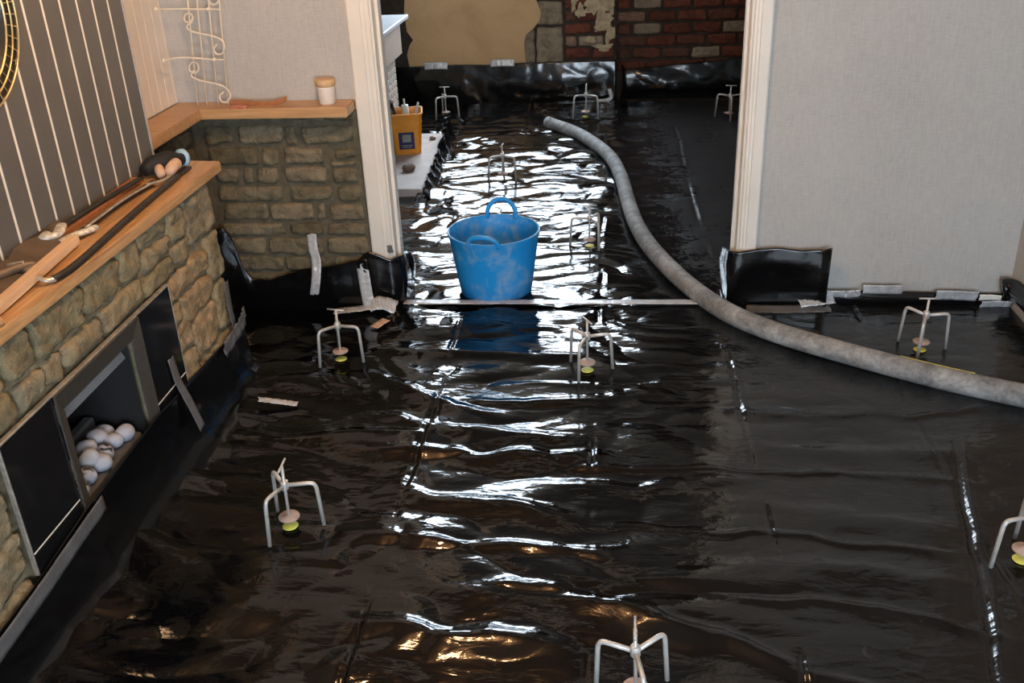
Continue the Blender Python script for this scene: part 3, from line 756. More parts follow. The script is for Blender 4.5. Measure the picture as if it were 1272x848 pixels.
tape('flat silver tape piece on the right wall above the low upstand', [(1.085, 3.872, .088), (1.17, 3.872, .086), (1.248, 3.872, .085)], .042, (0, -1, 0), 'tape', .002, 12, wdir=(0, -.1, 1))
tape('wide silver tape piece on the right wall beside the tripod handle', [(1.385, 3.87, .062), (1.47, 3.87, .060), (1.555, 3.87, .055)], .050, (0, -1, 0), 'tape', .004, 13, wdir=(0, -.3, 1))
tape('white torn tape piece low on the right wall', [(1.565, 3.87, .050), (1.61, 3.87, .050), (1.655, 3.87, .045)], .032, (0, -1, 0), 'strip_white', .003, 14, wdir=(0, -.3, 1))
tape('shiny tape piece beneath the rolled black sheet at the right edge', [(1.57, 3.86, .02), (1.63, 3.86, .022), (1.69, 3.86, .02)], .046, (0, -1, .4), 'tape', .008, 15, wdir=(0, -.5, 1))
tape('lower silver tape strip along the foot of the right casing flap', [fz0(.60, 3.83), fz0(.78, 3.82, .006), fz0(.95, 3.83, .006)], .05, (0, -.3, 1), 'tape_dull', .004, 16)
tape('upper silver tape strip under the right corner of the square flap', [(.82, 3.845, .035), (.90, 3.85, .045), (.965, 3.86, .05)], .055, (0, -.6, 1), 'tape', .008, 17)
tape('grey tape strip bridging the right black fire panel and the membrane', [(XB + .012, 2.60, .40), (XB + .016, 2.61, .31), (XB + .035, 2.615, .235), (XB + .06, 2.62, .13)], .042, (1, 0, 0.1), 'tape_dull', .002, 18, wdir=(0, 1, .05))
tape('long grey tape strip sealing the membrane below the left fire panel', [(XB + .034, 1.30, .21), (XB + .034, 1.65, .225), (XB + .034, 1.85, .240), (XB + .036, 2.03, .255)], .050, (1, 0, .3), 'tape_dull', .003, 19, wdir=(0, 0, 1))
tape('dark grey tape strip up the corner of the stone fireplace', [(XB + .018, 3.105, .45), (XB + .018, 3.10, .35), (XB + .024, 3.095, .27)], .034, (1, 0, 0), 'tape_dull', .002, 20, wdir=(0, 1, 0))
tape('crumpled grey tape at the bottom corner of the stone fireplace', [(XB + .030, 2.95, .245), (XB + .036, 3.04, .262), (XB + .040, 3.13, .28), (XB + .030, 3.18, .29)], .060, (1, 0, .1), 'tape_dull', .012, 21, wdir=(0, 0, 1))
tape('silver tape scrap sticking out from the membrane beside the fireplace corner', [fz0(-1.25, 2.93, .03), fz0(-1.18, 2.95, .02), fz0(-1.12, 2.965, .008)], .028, (0, -.2, 1), 'tape', .006, 22)
for k, (xa, xb, z, lb) in enumerate(((-1.47, -1.28, .335, 'left'), (-.93, -.74, .345, 'right'))):
    tape('silver tape on the back wall upstand, %s of the two' % lb, [(xa, 7.868, z), ((xa + xb) / 2, 7.864, z + .004), (xb, 7.868, z)], .055, (0, -1, .2), 'tape', .004, 23 + k, wdir=(0, .2, 1))
tape('small shiny tape knot at the foot of the plaster pier corner', [(.02, 7.88, .12), (.035, 7.87, .06), (.0, 7.86, .035), (-.07, 7.85, .03)], .03, (0, -1, .3), 'tape', .012, 27)

# ------------------------------------------------------------------ gas fire
fire = thing('gas_fire', (XB, 2.222, 0.0), 'inset gas fire with black side panels and brushed metal frame', 'fireplace')
def fb(name, x0, x1, y0, y1, z0, z1, mat, parent=None, bev=0.0015):
    return box(name, x0, x1, y0, y1, z0, z1, mat, parent or fire, bev, 1)
# local frame: x out of the wall, y along it
for s, (y0, y1) in ((-1, (-.472, -.240)), (1, (.240, .470))):
    pnl = fb('side_panel', -.004, .008, y0, y1, .302, .608, 'black_glass')
    fb('lower_panel', -.004, .008, y0, y1, .215, .2975, 'black_glass')
    fb('joint_strip', -.003, .0085, y0 + .002, y1 - .002, .2978, .3018, 'strip_white')
    ye = y0 - .006 if s < 0 else y1
    fb('edge_trim', -.004, .009, ye, ye + .006, .24, .61, 'worn_steel')
fb('top_trim', -.004, .011, -.476, .474, .608, .6145, 'worn_steel')
# sloping picture-frame: outer rectangle flush with the panels, inner one recessed
def frame_piece(o4, i4, name, mat):
    v = [(.016, *p) for p in o4] + [(-.035, *p) for p in i4] + [(.010, *p) for p in o4] + [(-.045, *p) for p in i4]
    f = [(0, 1, 3, 2), (4, 6, 7, 5), (0, 4, 5, 1), (2, 3, 7, 6), (0, 2, 6, 4), (1, 5, 7, 3)]
    return pyd(name, v, f, mat, fire)
def fp(name, a, b, c, d, mat, xo=.016, xi=-.035):
    # a,b outer edge (y,z); c,d inner edge
    v = [(xo, *a), (xo, *b), (xi, *d), (xi, *c), (xo - .006, *a), (xo - .006, *b), (xi - .006, *d), (xi - .006, *c)]
    f = [(0, 1, 2, 3), (7, 6, 5, 4), (0, 4, 5, 1), (1, 5, 6, 2), (2, 6, 7, 3), (3, 7, 4, 0)]
    return pyd(name, v, f, mat, fire)
fp('frame_top', (-.240, .608), (.240, .608), (-.198, .552), (.198, .552), 'fire_metal', .016, .006)
fp('frame_upright', (-.240, .608), (-.240, .20), (-.198, .545), (-.198, .20), 'fire_metal', .016, .004)
fp('frame_upright', (.240, .608), (.240, .20), (.198, .545), (.198, .20), 'fire_metal', .016, .004)
fp('hood_bar', (-.200, .552), (.200, .552), (-.198, .492), (.198, .492), 'fire_grey', -.060, -.030)
bx_ = box_bm(-.30, -.02, -.205, .205, .14, .56)
bmesh.ops.delete(bx_, geom=[f for f in bx_.faces if f.normal.x > .9], context='FACES')
bmesh.ops.reverse_faces(bx_, faces=bx_.faces)
bmo('firebox', bx_, 'fire_dark', fire)
fb('firebrick', -.298, -.285, -.20, .20, .15, .50, 'fire_dark')
fb('coal_tray', -.22, -.03, -.19, .19, .14, .245, 'ceramic', bev=.006)
fb('fuel_rail', -.20, -.165, -.18, .18, .245, .30, 'ceramic', bev=.006)
# pebbles
pr = random.Random(3)
PB = [(-.10, -.13, 0), (-.06, -.09, 1), (-.075, -.035, 0), (-.11, .02, 0), (-.065, .03, 1), (-.11, .08, 0), (-.07, .095, 0), (-.12, -.06, 0), (-.055, .14, 0), (-.05, -.15, 1), (-.12, .14, 0), (-.05, -.02, 0)]
lab = ['pebble', 'sooty']
for i, (dx, dy, so) in enumerate(PB):
    b = bmesh.new(); bmesh.ops.create_icosphere(b, subdivisions=3, radius=1.0)
    a, c, e = pr.uniform(.025, .029), pr.uniform(.026, .031), pr.uniform(.024, .027)
    for v in b.verts:
        w = 1 + .06 * math.sin(3 * v.co.x + i) + .05 * math.sin(4 * v.co.y + 2 * i)
        v.co = Vector((v.co.x * a, v.co.y * c, v.co.z * e)) * w
    o = bmo('pebble', b, 'pebble_sooty' if so else 'pebble', None, True)
    o.location = (XB + dx, 2.222 + dy, .268 + (.022 if i in (2, 3, 5) else 0)); o.rotation_euler = (pr.uniform(-.4, .4), pr.uniform(-.4, .4), pr.uniform(0, 3))
    tag(o, 'soot-blackened pebble in the gas fire tray' if so else 'white rounded pebble in the gas fire tray', 'pebble', 'sooty pebbles in the fire' if so else 'white pebbles in the fire')

# ------------------------------------------------------------------ tripods
def make_tripod():
    root = empty('screed_tripod')
    pts = [(0.006, 0, .150), (.070, 0, .152), (.082, 0, .149), (.0885, 0, .138), (.0905, 0, .124), (.098, 0, .002)]
    p = [Vector(pts[0])] + spline(pts[1:5], 5) + [Vector(pts[5])]
    b = tube_bm(p, .0062, 10); bmesh.ops.recalc_face_normals(b, faces=b.faces)
    leg = bmo('leg', b, 'galv', root, True)
    for k in (1, 2):
        c = leg.copy(); COL.objects.link(c); c.rotation_euler.z = k * 2 * PI / 3
    lathe('hub', [(.0, .137), (.0105, .137), (.012, .140), (.012, .162), (.0105, .165), (0, .165)], 'galv', root, 14)
    b = tube_bm([(0, 0, .040), (0, 0, .215)], .0046, 10); rod = bmo('threaded_rod', b, 'galv', root, True)
    b = tube_bm([(-.036, 0, .217), (.036, 0, .217)], .0034, 8); bmo('handle', b, 'galv', root, True)
    lathe('foot_disc', [(0, .036), (.029, .036), (.031, .038), (.031, .041), (.029, .043), (.008, .0435), (.006, .050), (0, .050)], 'disc', root, 24)
    return root
proto = make_tripod()
# x, y, base angle, handle angle, height scale, label, yellow pad
TR = [(-0.925, 2.235, 10, 92, 1.0, 'steel screed tripod nearest the stone fireplace, over a yellow pad', 1),
      (-1.050, 3.330, -12, -12, 1.0, 'steel screed tripod in front of the alcove upstand, left of the doorway', 1),
      (0.072, 1.640, 40, 88, 1.0, 'steel screed tripod cut off by the bottom edge of the picture', 0),
      (1.128, 2.195, 80, 30, 1.0, 'steel screed tripod cut off by the right edge of the picture', 1),
      (1.212, 3.455, 8, 0, 1.02, 'steel screed tripod between the curving hose and the grey papered wall', 1),
      (-0.070, 3.245, 12, 120, 1.0, 'steel screed tripod on the middle seam just in front of the doorway', 1),
      (-0.085, 4.600, 60, 5, 1.0, 'steel screed tripod right of the blue tub beyond the doorway', 1),
      (-0.640, 5.770, -28, 80, 1.0, 'steel screed tripod behind the blue tub on the glaring sheet', 0),
      (-1.245, 7.420, -8, 0, 1.08, 'steel screed tripod beside the orange tub near the back wall', 0),
      (-0.160, 7.300, -30, 88, 1.12, 'steel screed tripod at the back wall behind the end of the hose', 1),
      (0.905, 7.300, 30, 0, 1.12, 'steel screed tripod below the dark red brickwork', 0)]
for i, (x, y, a, h, s, lb, yel) in enumerate(TR):
    o = proto if i == 0 else copy_tree(proto)
    o.location = (x, y, floor_h(x, y) - 0.002); o.rotation_euler = (R(rng.uniform(-2, 2)), R(rng.uniform(-2, 2)), R(a)); o.scale = (s, s, s)
    tag(o, lb, 'tripod', 'screed level tripods')
    for ch in o.children:
        if ch.name.startswith('handle'): ch.rotation_euler.z = R(h - a)
    if yel:
        q = lathe('yellow_pad', [(0, .001), (.022, .001), (.024, .003), (.022, .005), (.010, .006), (0, .0065)], 'yellow', None, 20)
        q.location = (x, y, floor_h(x, y) + .001)
        tag(q, 'round yellow pad under the ' + lb.replace('steel screed tripod', 'tripod').split(', over')[0], 'pad', 'yellow pads under the tripods')

# ------------------------------------------------------------------ hose
HP = [(-0.425, 7.092), (-0.22, 6.792), (-0.074, 6.454), (0.033, 6.091), (0.09, 5.664), (0.12, 5.23), (0.155, 4.85), (0.21, 4.527), (0.289, 4.238), (0.366, 4.017), (0.439, 3.848), (0.524, 3.7), (0.637, 3.569), (0.774, 3.453), (0.932, 3.338), (1.082, 3.236), (1.225, 3.146), (1.365, 3.072), (1.499, 3.001), (1.580, 2.925), (1.622, 2.75), (1.632, 2.3), (1.62, 1.0), (1.60, -1.2)]
hose = empty('concrete_hose', (0, 0, 0)); tag(hose, 'thick grey dusty hose snaking from the back room out to the right', 'hose')
hp = spline([(x, y, .046) for x, y in HP], 10)
b = tube_bm(hp, .0415, 20, cap=False); bmesh.ops.recalc_face_normals(b, faces=b.faces)
bmo('hose_body', b, 'hose', hose, True)
d0 = (hp[0] - hp[1]).normalized()
b = tube_bm([hp[2] - (hp[2] - hp[0]) * 0.2, hp[0] + d0 * .012], .0435, 20, cap=True); bmo('hose_collar', b, 'hose', hose, True)
ys_ = []
for k in range(0, 26):
    t = 1.08 + (1.30 - 1.08) * k / 25
    i = min(range(len(hp)), key=lambda q: abs(hp[q].x - t))
    ys_.append(Vector((t, hp[i].y + (t - hp[i].x) * (-.62) + .025, .0805)))
b = tube_bm(ys_, .0035, 6); bmo('yellow_stripe', b, 'yellow', hose, True)

# ------------------------------------------------------------------ blue tub
TB = Vector((-0.502, 4.055, 0.004))
tub = thing('flexible_tub', TB, 'blue flexible builder tub with two loop handles, smeared with plaster', 'bucket', rz=R(8))
H_ = .300; r0, r1 = .162, .205
prof = [(0, .004), (r0 - .012, .004), (r0, .010), (r0 + .3 * (r1 - r0), .3 * H_), (r0 + .7 * (r1 - r0), .7 * H_), (r1 - .004, H_ - .03), (r1 + .003, H_ - .012), (r1 + .004, H_ - .002), (r1, H_), (r1 - .006, H_ - .002),
        (r1 - .012, H_ - .03), (r0 + .7 * (r1 - r0) - .008, .7 * H_), (r0 - .010, .020), (0, .016)]
body = lathe('tub_body', prof, 'bucket', tub, 64); autosmooth(body, 60)
lathe('plaster_residue', [(0, .026), (r0 - .025, .024), (r0 - .009, .034), (r0 - .010, .020), (0, .018)], 'plaster_residue', tub, 40)
def handle(ang, hgt, lean, wid):
    c = Vector((math.cos(ang), math.sin(ang), 0)); s = Vector((-c.y, c.x, 0))
    pts = []
    for k in range(13):
        q = PI * k / 12
        u = math.cos(q) * wid; w = math.sin(q) ** .75 * hgt
        rr = r1 - .004
        th = u / rr
        base = Vector((math.cos(ang + th) * rr, math.sin(ang + th) * rr, H_ - .016))
        pts.append(base + Vector((0, 0, w)) + c * lean * (w / hgt))
    b = tube_bm(spline(pts, 4), .0085, 10, squash=1.25); bmesh.ops.recalc_face_normals(b, faces=b.faces)
    return bmo('loop_handle', b, 'bucket', tub, True)
handle(R(85 - 8), .088, .006, .070); handle(R(262 - 8), .050, .010, .068)

# ------------------------------------------------------------------ alcove ledge things
jar = thing('candle_jar', (-1.128, 3.845, .921), 'small white jar with a wooden lid on the alcove ledge', 'jar')
lathe('jar_body', [(0, 0), (.030, 0), (.033, .003), (.036, .066), (.0355, .070), (0, .070)], 'candle', jar, 32)
autosmooth(lathe('wooden_lid', [(0, .070), (.036, .070), (.0405, .074), (.0415, .094), (.039, .098), (.030, .0985), (0, .0975)], 'lid', jar, 32), 50)
# wire rack
rk = thing('scroll_wire_rack', (-1.60, 3.85, .921), 'cream wrought wire rack with scrolls standing on the ledge corner', 'wire rack')
def loc_r(p, dy=0): return (p[0] + 1.60, dy, p[1] - .921)
tilt = [(-1.640, -1.675), (-1.602, -1.637), (-1.556, -1.589), (-1.512, -1.546)]
for a, c in tilt:
    x2 = c + (a - c) * 2.3
    tube('upright_rod', [loc_r((c, .924)), loc_r((x2, .924 + .41 * 2.3))], .0032, 'cream_wire', rk, 8)
for k, (pts) in enumerate(([(-1.776, 1.300), (-1.718, 1.300), (-1.560, 1.298), (-1.515, 1.296)], [(-1.785, 1.108), (-1.700, 1.116), (-1.571, 1.106), (-1.531, 1.104)], [(-1.765, 1.492), (-1.700, 1.500), (-1.545, 1.490), (-1.500, 1.488)])):
    L = len(pts)
    p3 = spline([loc_r((p[0] * (.970 if i == 0 else .987 if i == 1 else 1), p[1] - (-.017 + 0 if i == 0 else -.008 if i == 1 else 0)), -.010 - (.105 if i == 0 else .045 if i == 1 else 0)) for i, p in enumerate(pts)], 6)
    arm = tube('cross_arm', p3, .0034, 'cream_wire', rk, 8)
    for q in (p3[0], p3[12]):
        b = bmesh.new(); bmesh.ops.create_uvsphere(b, u_segments=12, v_segments=8, radius=.008)
        bmesh.ops.translate(b, verts=b.verts, vec=q); bmo('ball_tip', b, 'cream_wire', arm, True)
S1 = [(-1.634, 1.26), (-1.648, 1.25), (-1.664, 1.257), (-1.66, 1.276), (-1.642, 1.285), (-1.629, 1.271), (-1.64, 1.248), (-1.659, 1.237), (-1.654, 1.222), (-1.619, 1.209), (-1.57, 1.198), (-1.539, 1.187), (-1.521, 1.171), (-1.521, 1.148), (-1.537, 1.127), (-1.558, 1.127), (-1.565, 1.145), (-1.55, 1.164)]
S2 = [(-1.659, 1.063), (-1.679, 1.06), (-1.678, 1.084), (-1.657, 1.098), (-1.641, 1.083), (-1.649, 1.059), (-1.674, 1.052), (-1.676, 1.04), (-1.649, 1.025), (-1.596, 1.013), (-1.555, 1.0), (-1.533, 0.979), (-1.531, 0.955), (-1.55, 0.935), (-1.571, 0.939), (-1.575, 0.96), (-1.555, 0.976)]
for pts in (S1, S2, [(x + .013, z + .19) for x, z in S1]):
    tube('scroll', spline([loc_r(p, -.006) for p in pts], 5), .0036, 'cream_wire', rk, 8)
# leather strap and scrap
def strip_obj(name, pts, width, th, mat, wdir, label, cat):
    P = spline(pts, 8); b = bmesh.new(); W = Vector(wdir).normalized() * width / 2; prev = None
    for i, p in enumerate(P):
        t = (P[min(i + 1, len(P) - 1)] - P[max(i - 1, 0)]).normalized(); n = t.cross(W).normalized() * th / 2
        ring = [b.verts.new(p + W + n), b.verts.new(p - W + n), b.verts.new(p - W - n), b.verts.new(p + W - n)]
        if prev:
            for k in range(4): b.faces.new((prev[k], prev[(k + 1) % 4], ring[(k + 1) % 4], ring[k]))
        else: b.faces.new(ring)
        prev = ring
    b.faces.new(list(reversed(prev))); bmesh.ops.recalc_face_normals(b, faces=b.faces)
    o = bmo(name, b, mat, None, False); autosmooth(o, 40); tag(o, label, cat); return o
strip_obj('leather_strap', [(-1.53, 3.835, .936), (-1.47, 3.84, .932), (-1.40, 3.835, .926), (-1.34, 3.84, .930), (-1.295, 3.845, .945)], .018, .004, 'leather', (0, .5, .8), 'curved brown leather strap lying on the alcove ledge', 'strap')
strip_obj('leather_scrap', [(-1.52, 3.795, .925), (-1.48, 3.79, .928), (-1.445, 3.79, .925)], .02, .006, 'pink', (0, 1, .2), 'small reddish scrap in front of the leather strap on the ledge', 'scrap')

# ------------------------------------------------------------------ round mirror on the striped panel
mir = thing('round_mirror', (XP, 2.305, 1.485), 'round wall mirror edged with dark band and gold wire rings', 'mirror')
def ringpts(r, x, n=64): return [(x, r * math.cos(2 * PI * k / n), r * math.sin(2 * PI * k / n)) for k in range(n)]
b = bmesh.new()
rr_ = [(.195, .004), (.195, .020), (.246, .020), (.246, .004)]
rings = [[b.verts.new(p) for p in ringpts(r, x)] for r, x in rr_]
for i in range(4):
    A, B = rings[i], rings[(i + 1) % 4]
    for k in range(64): b.faces.new((A[k], A[(k + 1) % 64], B[(k + 1) % 64], B[k]))
bmesh.ops.recalc_face_normals(b, faces=b.faces); bmo('dark_band', b, 'dark_frame', mir)
for r in (.196, .222, .248): tube('gold_ring', ringpts(r, .024), .003, 'gold', mir, 8, closed=True)
bw_ = bmesh.new()
for k in range(48):
    a = 2 * PI * k / 48
    tube_bm([(.024, .196 * math.cos(a), .196 * math.sin(a)), (.024, .248 * math.cos(a), .248 * math.sin(a))], .0016, 5, bm=bw_)
bmo('cross_wires', bw_, 'gold', mir)
b = bmesh.new(); bmesh.ops.create_cone(b, cap_ends=True, segments=64, radius1=.196, radius2=.196, depth=.004)
bmesh.ops.rotate(b, verts=b.verts, matrix=Matrix.Rotation(PI / 2, 3, 'Y')); bmesh.ops.translate(b, verts=b.verts, vec=(.008, 0, 0)); bmo('mirror_glass', b, 'mirror', mir)

# ------------------------------------------------------------------ tools on the mantel (top z = .851)
ZM = .851
bt = thing('timber_batten', (-1.47, 2.0, ZM), 'long pale square timber batten lying along the mantel shelf', 'timber')
b = box_bm(-.014, .014, -.265, .335, 0, .024, .0015); o = bmo('batten', b, 'pine', bt)
bt.rotation_euler = (R(.3), 0, R(5.4)); bt.location = (-1.440, 2.07, ZM + .006)
# crowbar
cb = thing('crowbar', (-1.43, 2.6, ZM), 'dark steel crowbar with a bright hooked end on the mantel edge', 'crowbar')
cp = spline([(x + 1.43, y - 2.6, z) for x, y, z in ((-1.425, 2.125, .022), (-1.402, 2.128, .012), (-1.387, 2.17, .010), (-1.387, 2.28, .010), (-1.419, 2.68, .010), (-1.440, 3.04, .010))], 10)
tube('bar', cp[14:], .0105, 'dark_steel', cb, 8)
tube('hooked_end', cp[:16], lambda t: .007 + .004 * t, 'worn_steel', cb, 10, squash=.7)
b = box_bm(-.036, -.008, .43, .56, .002, .012, .003); bmo('flat_claw', b, 'dark_steel', cb)
# lever shears: two dark bars with bright worn edges
sh = thing('long_handled_shears', (-1.515, 2.80, ZM), 'dark long-handled shears with bright worn jaws in the middle of the mantel', 'shears')
for k, (x0, x1, z, nm) in enumerate(((-.045, -.022, .024, 'handle'), (.010, .016, .010, 'handle'))):
    P = spline([(x0, -.33, z), ((x0 + x1) / 2 - .006, -.08, z), (x1, .18, z)], 8)
    tube(nm, P, .011, 'dark_steel', sh, 8, squash=.55)
P = spline([(.028, -.30, .022), (.022, -.05, .022), (.030, .16, .016)], 8); tube('blade_edge', P, .006, 'worn_steel', sh, 8, squash=.5)
P = spline([(-.06, -.36, .022), (-.04, -.40, .026), (-.02, -.37, .026), (-.045, -.30, .026)], 6); tube('jaw', P, .017, 'bright_worn', sh, 10, squash=.6)
P = spline([(.0, -.40, .012), (.02, -.36, .018), (.04, -.31, .016), (.045, -.28, .014)], 6); tube('jaw', P, .014, 'bright_worn', sh, 10, squash=.6)
P = spline([(.02, .12, .018), (.05, .18, .014), (.045, .24, .012), (.0, .27, .010)], 6); tube('pivot_arm', P, .009, 'worn_steel', sh, 8, squash=.5)
# flat timber behind them
o = box('timber_offcut', -.02, .02, -.42, .22, 0, .016, 'brown_metal', None, .002); o.location = (-1.565, 2.80, ZM); o.rotation_euler.z = R(1.0)
o.data.materials.clear(); o.data.materials.append(MAT['leather']); tag(o, 'flat brown strip behind the shears against the striped panel', 'timber')
# notched brown plate leaning on the panel
pl_ = thing('notched_metal_plate', (-1.55, 2.25, ZM), 'dusty brown notched metal plate with a round peg lying by the panel', 'metal part')
poly = [(-1.575, 1.98), (-1.573, 2.205), (-1.565, 2.235), (-1.586, 2.30), (-1.586, 2.36), (-1.552, 2.335), (-1.560, 2.43), (-1.585, 2.49), (-1.585, 2.54), (-1.555, 2.49), (-1.49, 2.363), (-1.473, 2.243), (-1.455, 2.096), (-1.451, 1.983)]
b = bmesh.new(); hgt_ = lambda x: .013 + max(0, (-1.50 - x)) * .25
lo = [b.verts.new((x + 1.55, y - 2.25, hgt_(x) - .004)) for x, y in poly]; hi = [b.verts.new((x + 1.55, y - 2.25, hgt_(x))) for x, y in poly]
n = len(poly); b.faces.new(lo); b.faces.new(list(reversed(hi)))
for k in range(n): b.faces.new((lo[k], lo[(k + 1) % n], hi[(k + 1) % n], hi[k]))
bmesh.ops.triangulate(b, faces=[f for f in b.faces if len(f.verts) > 4])
bmesh.ops.recalc_face_normals(b, faces=b.faces); bmo('plate', b, 'brown_metal', pl_)
tube('peg', [(.025, -.085, .030), (.060, -.065, .030)], .013, 'worn_steel', pl_, 14)
tube('curved_arm', spline([(.0, -.30, .026), (.02, -.17, .030), (.055, -.075, .030), (.075, -.05, .022), (.07, -.09, .018)], 8), .012, 'brown_metal', pl_, 10)
# hammer handle seen from its end
hm = thing('hammer', (-1.44, 1.86, ZM), 'hammer with a pale round wooden handle end at the left of the mantel', 'hammer')
tube('handle', [(.068, .012, .018), (.012, -.26, .018)], .0115, 'pine', hm, 14)
box('hammer_head', -.045, .055, -.295, -.260, .002, .036, 'dark_steel', hm, .006)
# glove
gl = thing('work_glove', (-1.51, 3.12, ZM), 'black work glove with tan fingers and pale blue cuff at the mantel end', 'glove')
b = tube_bm(spline([(-.045, -.075, .028), (-.030, -.04, .036), (-.005, -.005, .042), (.020, .035, .036), (.032, .058, .035)], 7), lambda t: .024 + .013 * math.sin(PI * min(1, t * 1.15)), 16, squash=.9)
for v in b.verts: v.co.z = max(.0015, v.co.z + .004 * math.sin(60 * v.co.x) * math.cos(50 * v.co.y))
bmesh.ops.recalc_face_normals(b, faces=b.faces); bmo('palm', b, 'glove', gl, True)
cuf = tube_bm([(.031, .056, .035), (.036, .068, .034)], .0315, 18, squash=1.0); bmesh.ops.recalc_face_normals(cuf, faces=cuf.faces); bmo('cuff_trim', cuf, 'pale_blue', gl, True)
for p, q, r in (((-.010, -.040, .030), (.022, -.098, .019), .0165), ((.040, -.005, .034), (.040, -.078, .020), .020)):
    P = spline([p, tuple((a + c) / 2 + (.004 if i == 2 else 0) for i, (a, c) in enumerate(zip(p, q))), q], 6)
    tube('finger', P, lambda t, r=r: r * (1 - .25 * max(0, t - .7) / .3), 'tan', gl, 12)

# ------------------------------------------------------------------ back wall finishes
ZS = 0.26
pl2 = bmesh.new()
edge = [(-1.60, .30), (-1.615, .42), (-1.585, .50), (-1.555, .535), (-1.60, .60), (-1.61, .75), (-1.59, .90), (-1.60, .98)]
edge_r = [(-.66, .98), (-.60, .93), (-.585, .84), (-.55, .80), (-.52, .72), (-.53, .66), (-.58, .60), (-.645, .55), (-.66, .48), (-.655, .40), (-.65, .30)]
poly = edge + edge_r
lo = [pl2.verts.new((x, Y_BACK - .034, z)) for x, z in poly]; hi = [pl2.verts.new((x, Y_BACK, z)) for x, z in poly]
pl2.faces.new(lo); n = len(poly)
for k in range(n): pl2.faces.new((lo[k], lo[(k + 1) % n], hi[(k + 1) % n], hi[k]))
bmesh.ops.recalc_face_normals(pl2, faces=pl2.faces)
bmesh.ops.triangulate(pl2, faces=[f for f in pl2.faces if len(f.verts) > 4])
bmo('plaster_patch', pl2, 'plaster', wback)
mp_w = lambda u, z, d: (u, Y_BACK - d, z)
for i, (a, b2, c, d) in enumerate([(-.665, -.575, .26, .605), (-.565, -.345, .26, .605), (-.56, -.345, .615, .80), (-.66, -.345, .81, .978), (-.66, -.56, .615, .80)]):
    stone('stone_block', a, b2, c, d, .026, mp_w, 'block', wback, 500 + i, 10, 8, .004)
# brick pier with lime plaster remnants
z = .26; row = 0
while z < .90:
    x = -.335; L0 = .215 if row % 2 else .105
    while x < .065:
        L = min(L0, .066 - x)
        if L > .03: stone('brick', x, x + L - .008, z, z + .082, .020, mp_w, 'brick_pale' if (row == 2 and x < -.2) else 'brick', wback, 600 + row * 10 + int(x * 30), 7, 5, .003)
        x += L; L0 = .215
    z += .094; row += 1
def remnant(cx, cz, rx, rz, seed):
    r = np.random.RandomState(seed); n = 22; v = [(cx, Y_BACK - .034, cz)]; f = []
    rad = 1 + .35 * np.sin(np.arange(n) * 2 * PI / n * 3 + r.uniform(0, 6)) * r.uniform(.4, 1) + r.uniform(-.28, .28, n)
    for k in range(n):
        a = 2 * PI * k / n; v.append((min(.064, cx + rx * rad[k] * math.cos(a)), Y_BACK - .030, cz + rz * rad[k] * math.sin(a)))
    for k in range(n): v.append((v[1 + k][0], Y_BACK - .006, v[1 + k][2]))
    for k in range(n):
        k2 = (k + 1) % n; f.append((0, 1 + k, 1 + k2)); f.append((1 + k, 1 + n + k, 1 + n + k2, 1 + k2))
    pyd('plaster_remnant', v, f, 'plaster_pale', wback)
for i, a in enumerate([(-.09, .76, .09, .07), (-.03, .66, .07, .06), (.02, .56, .04, .10), (.0, .86, .06, .09), (-.17, .86, .05, .03), (-.02, .44, .07, .03), (.03, .74, .03, .06), (-.26, .80, .03, .07), (-.10, .92, .10, .045), (-.05, .60, .05, .04), (-.21, .72, .035, .05), (-.14, .50, .05, .025), (.035, .90, .025, .06)]): remnant(*a, 40 + i)
mp_r = lambda u, z, d: (u, 8.09 - d, z)
z = .22; row = 0; br = random.Random(9)
while z < 1.10:
    x = .085 - (.12 if row % 2 else 0)
    while x < 1.60:
        a, c = max(x, .078), min(x + .226, 1.615)
        if c - a > .04: stone('brick', a, c, z, z + .083, .016, mp_r, 'brick_pale' if br.random() < .14 else 'brick', wbrick, br.randint(1, 9999), 7, 5, .004)
        x += .238
    z += .096; row += 1

# ------------------------------------------------------------------ back-room fireplace
bf = thing('fireplace_surround', (-1.42, 6.1, 0), 'pale fireplace surround with grey shelf and cream brick legs in back room', 'fireplace')
lb = lambda nm, x0, x1, y0, y1, z0, z1, m, bev=.003: box(nm, x0 + 1.42, x1 + 1.42, y0 - 6.1, y1 - 6.1, z0, z1, m, bf, bev)
lb('chimney_breast', -1.80, -1.66, 4.7, 7.28, .86, 2.415, 'grey_wall')
lb('mantel_shelf', -1.80, -1.385, 4.75, 6.95, .832, .858, 'mantel_grey', .004)
lb('frieze_board', -1.72, -1.42, 4.8, 6.80, .62, .832, 'frieze')
lb('fire_back', -1.80, -1.74, 4.8, 6.85, 0, .62, 'fire_dark')
for (y0, y1) in ((6.42, 6.74), (4.85, 5.15)):
    core = lb('leg_core', -1.74, -1.475, y0, y1, 0, .62, 'mortar')
    zz = .005; rw = 0
    while zz < .60:
        yy = y0 - (.05 if rw % 2 else 0)
        while yy < y1 - .01:
            a, c = max(yy, y0), min(yy + .098, y1)
            if c - a > .02: box('brick_slip', -1.476 + 1.42, -1.462 + 1.42, a - 6.1 + .003, c - 6.1 - .003, zz + .003, min(zz + .042, .617), 'tile_cream', core, .003, 1)
            yy += .10
        zz += .045; rw += 1
hs = prism('hearth_slab', [(-1.79, 5.46), (-1.095, 5.46), (-1.165, 6.80), (-1.79, 6.80)], -.02, .055, 'hearth', None, .006); tag(hs, 'pale dusty hearth slab in front of the back room fireplace', 'hearth')
rb = random.Random(4)
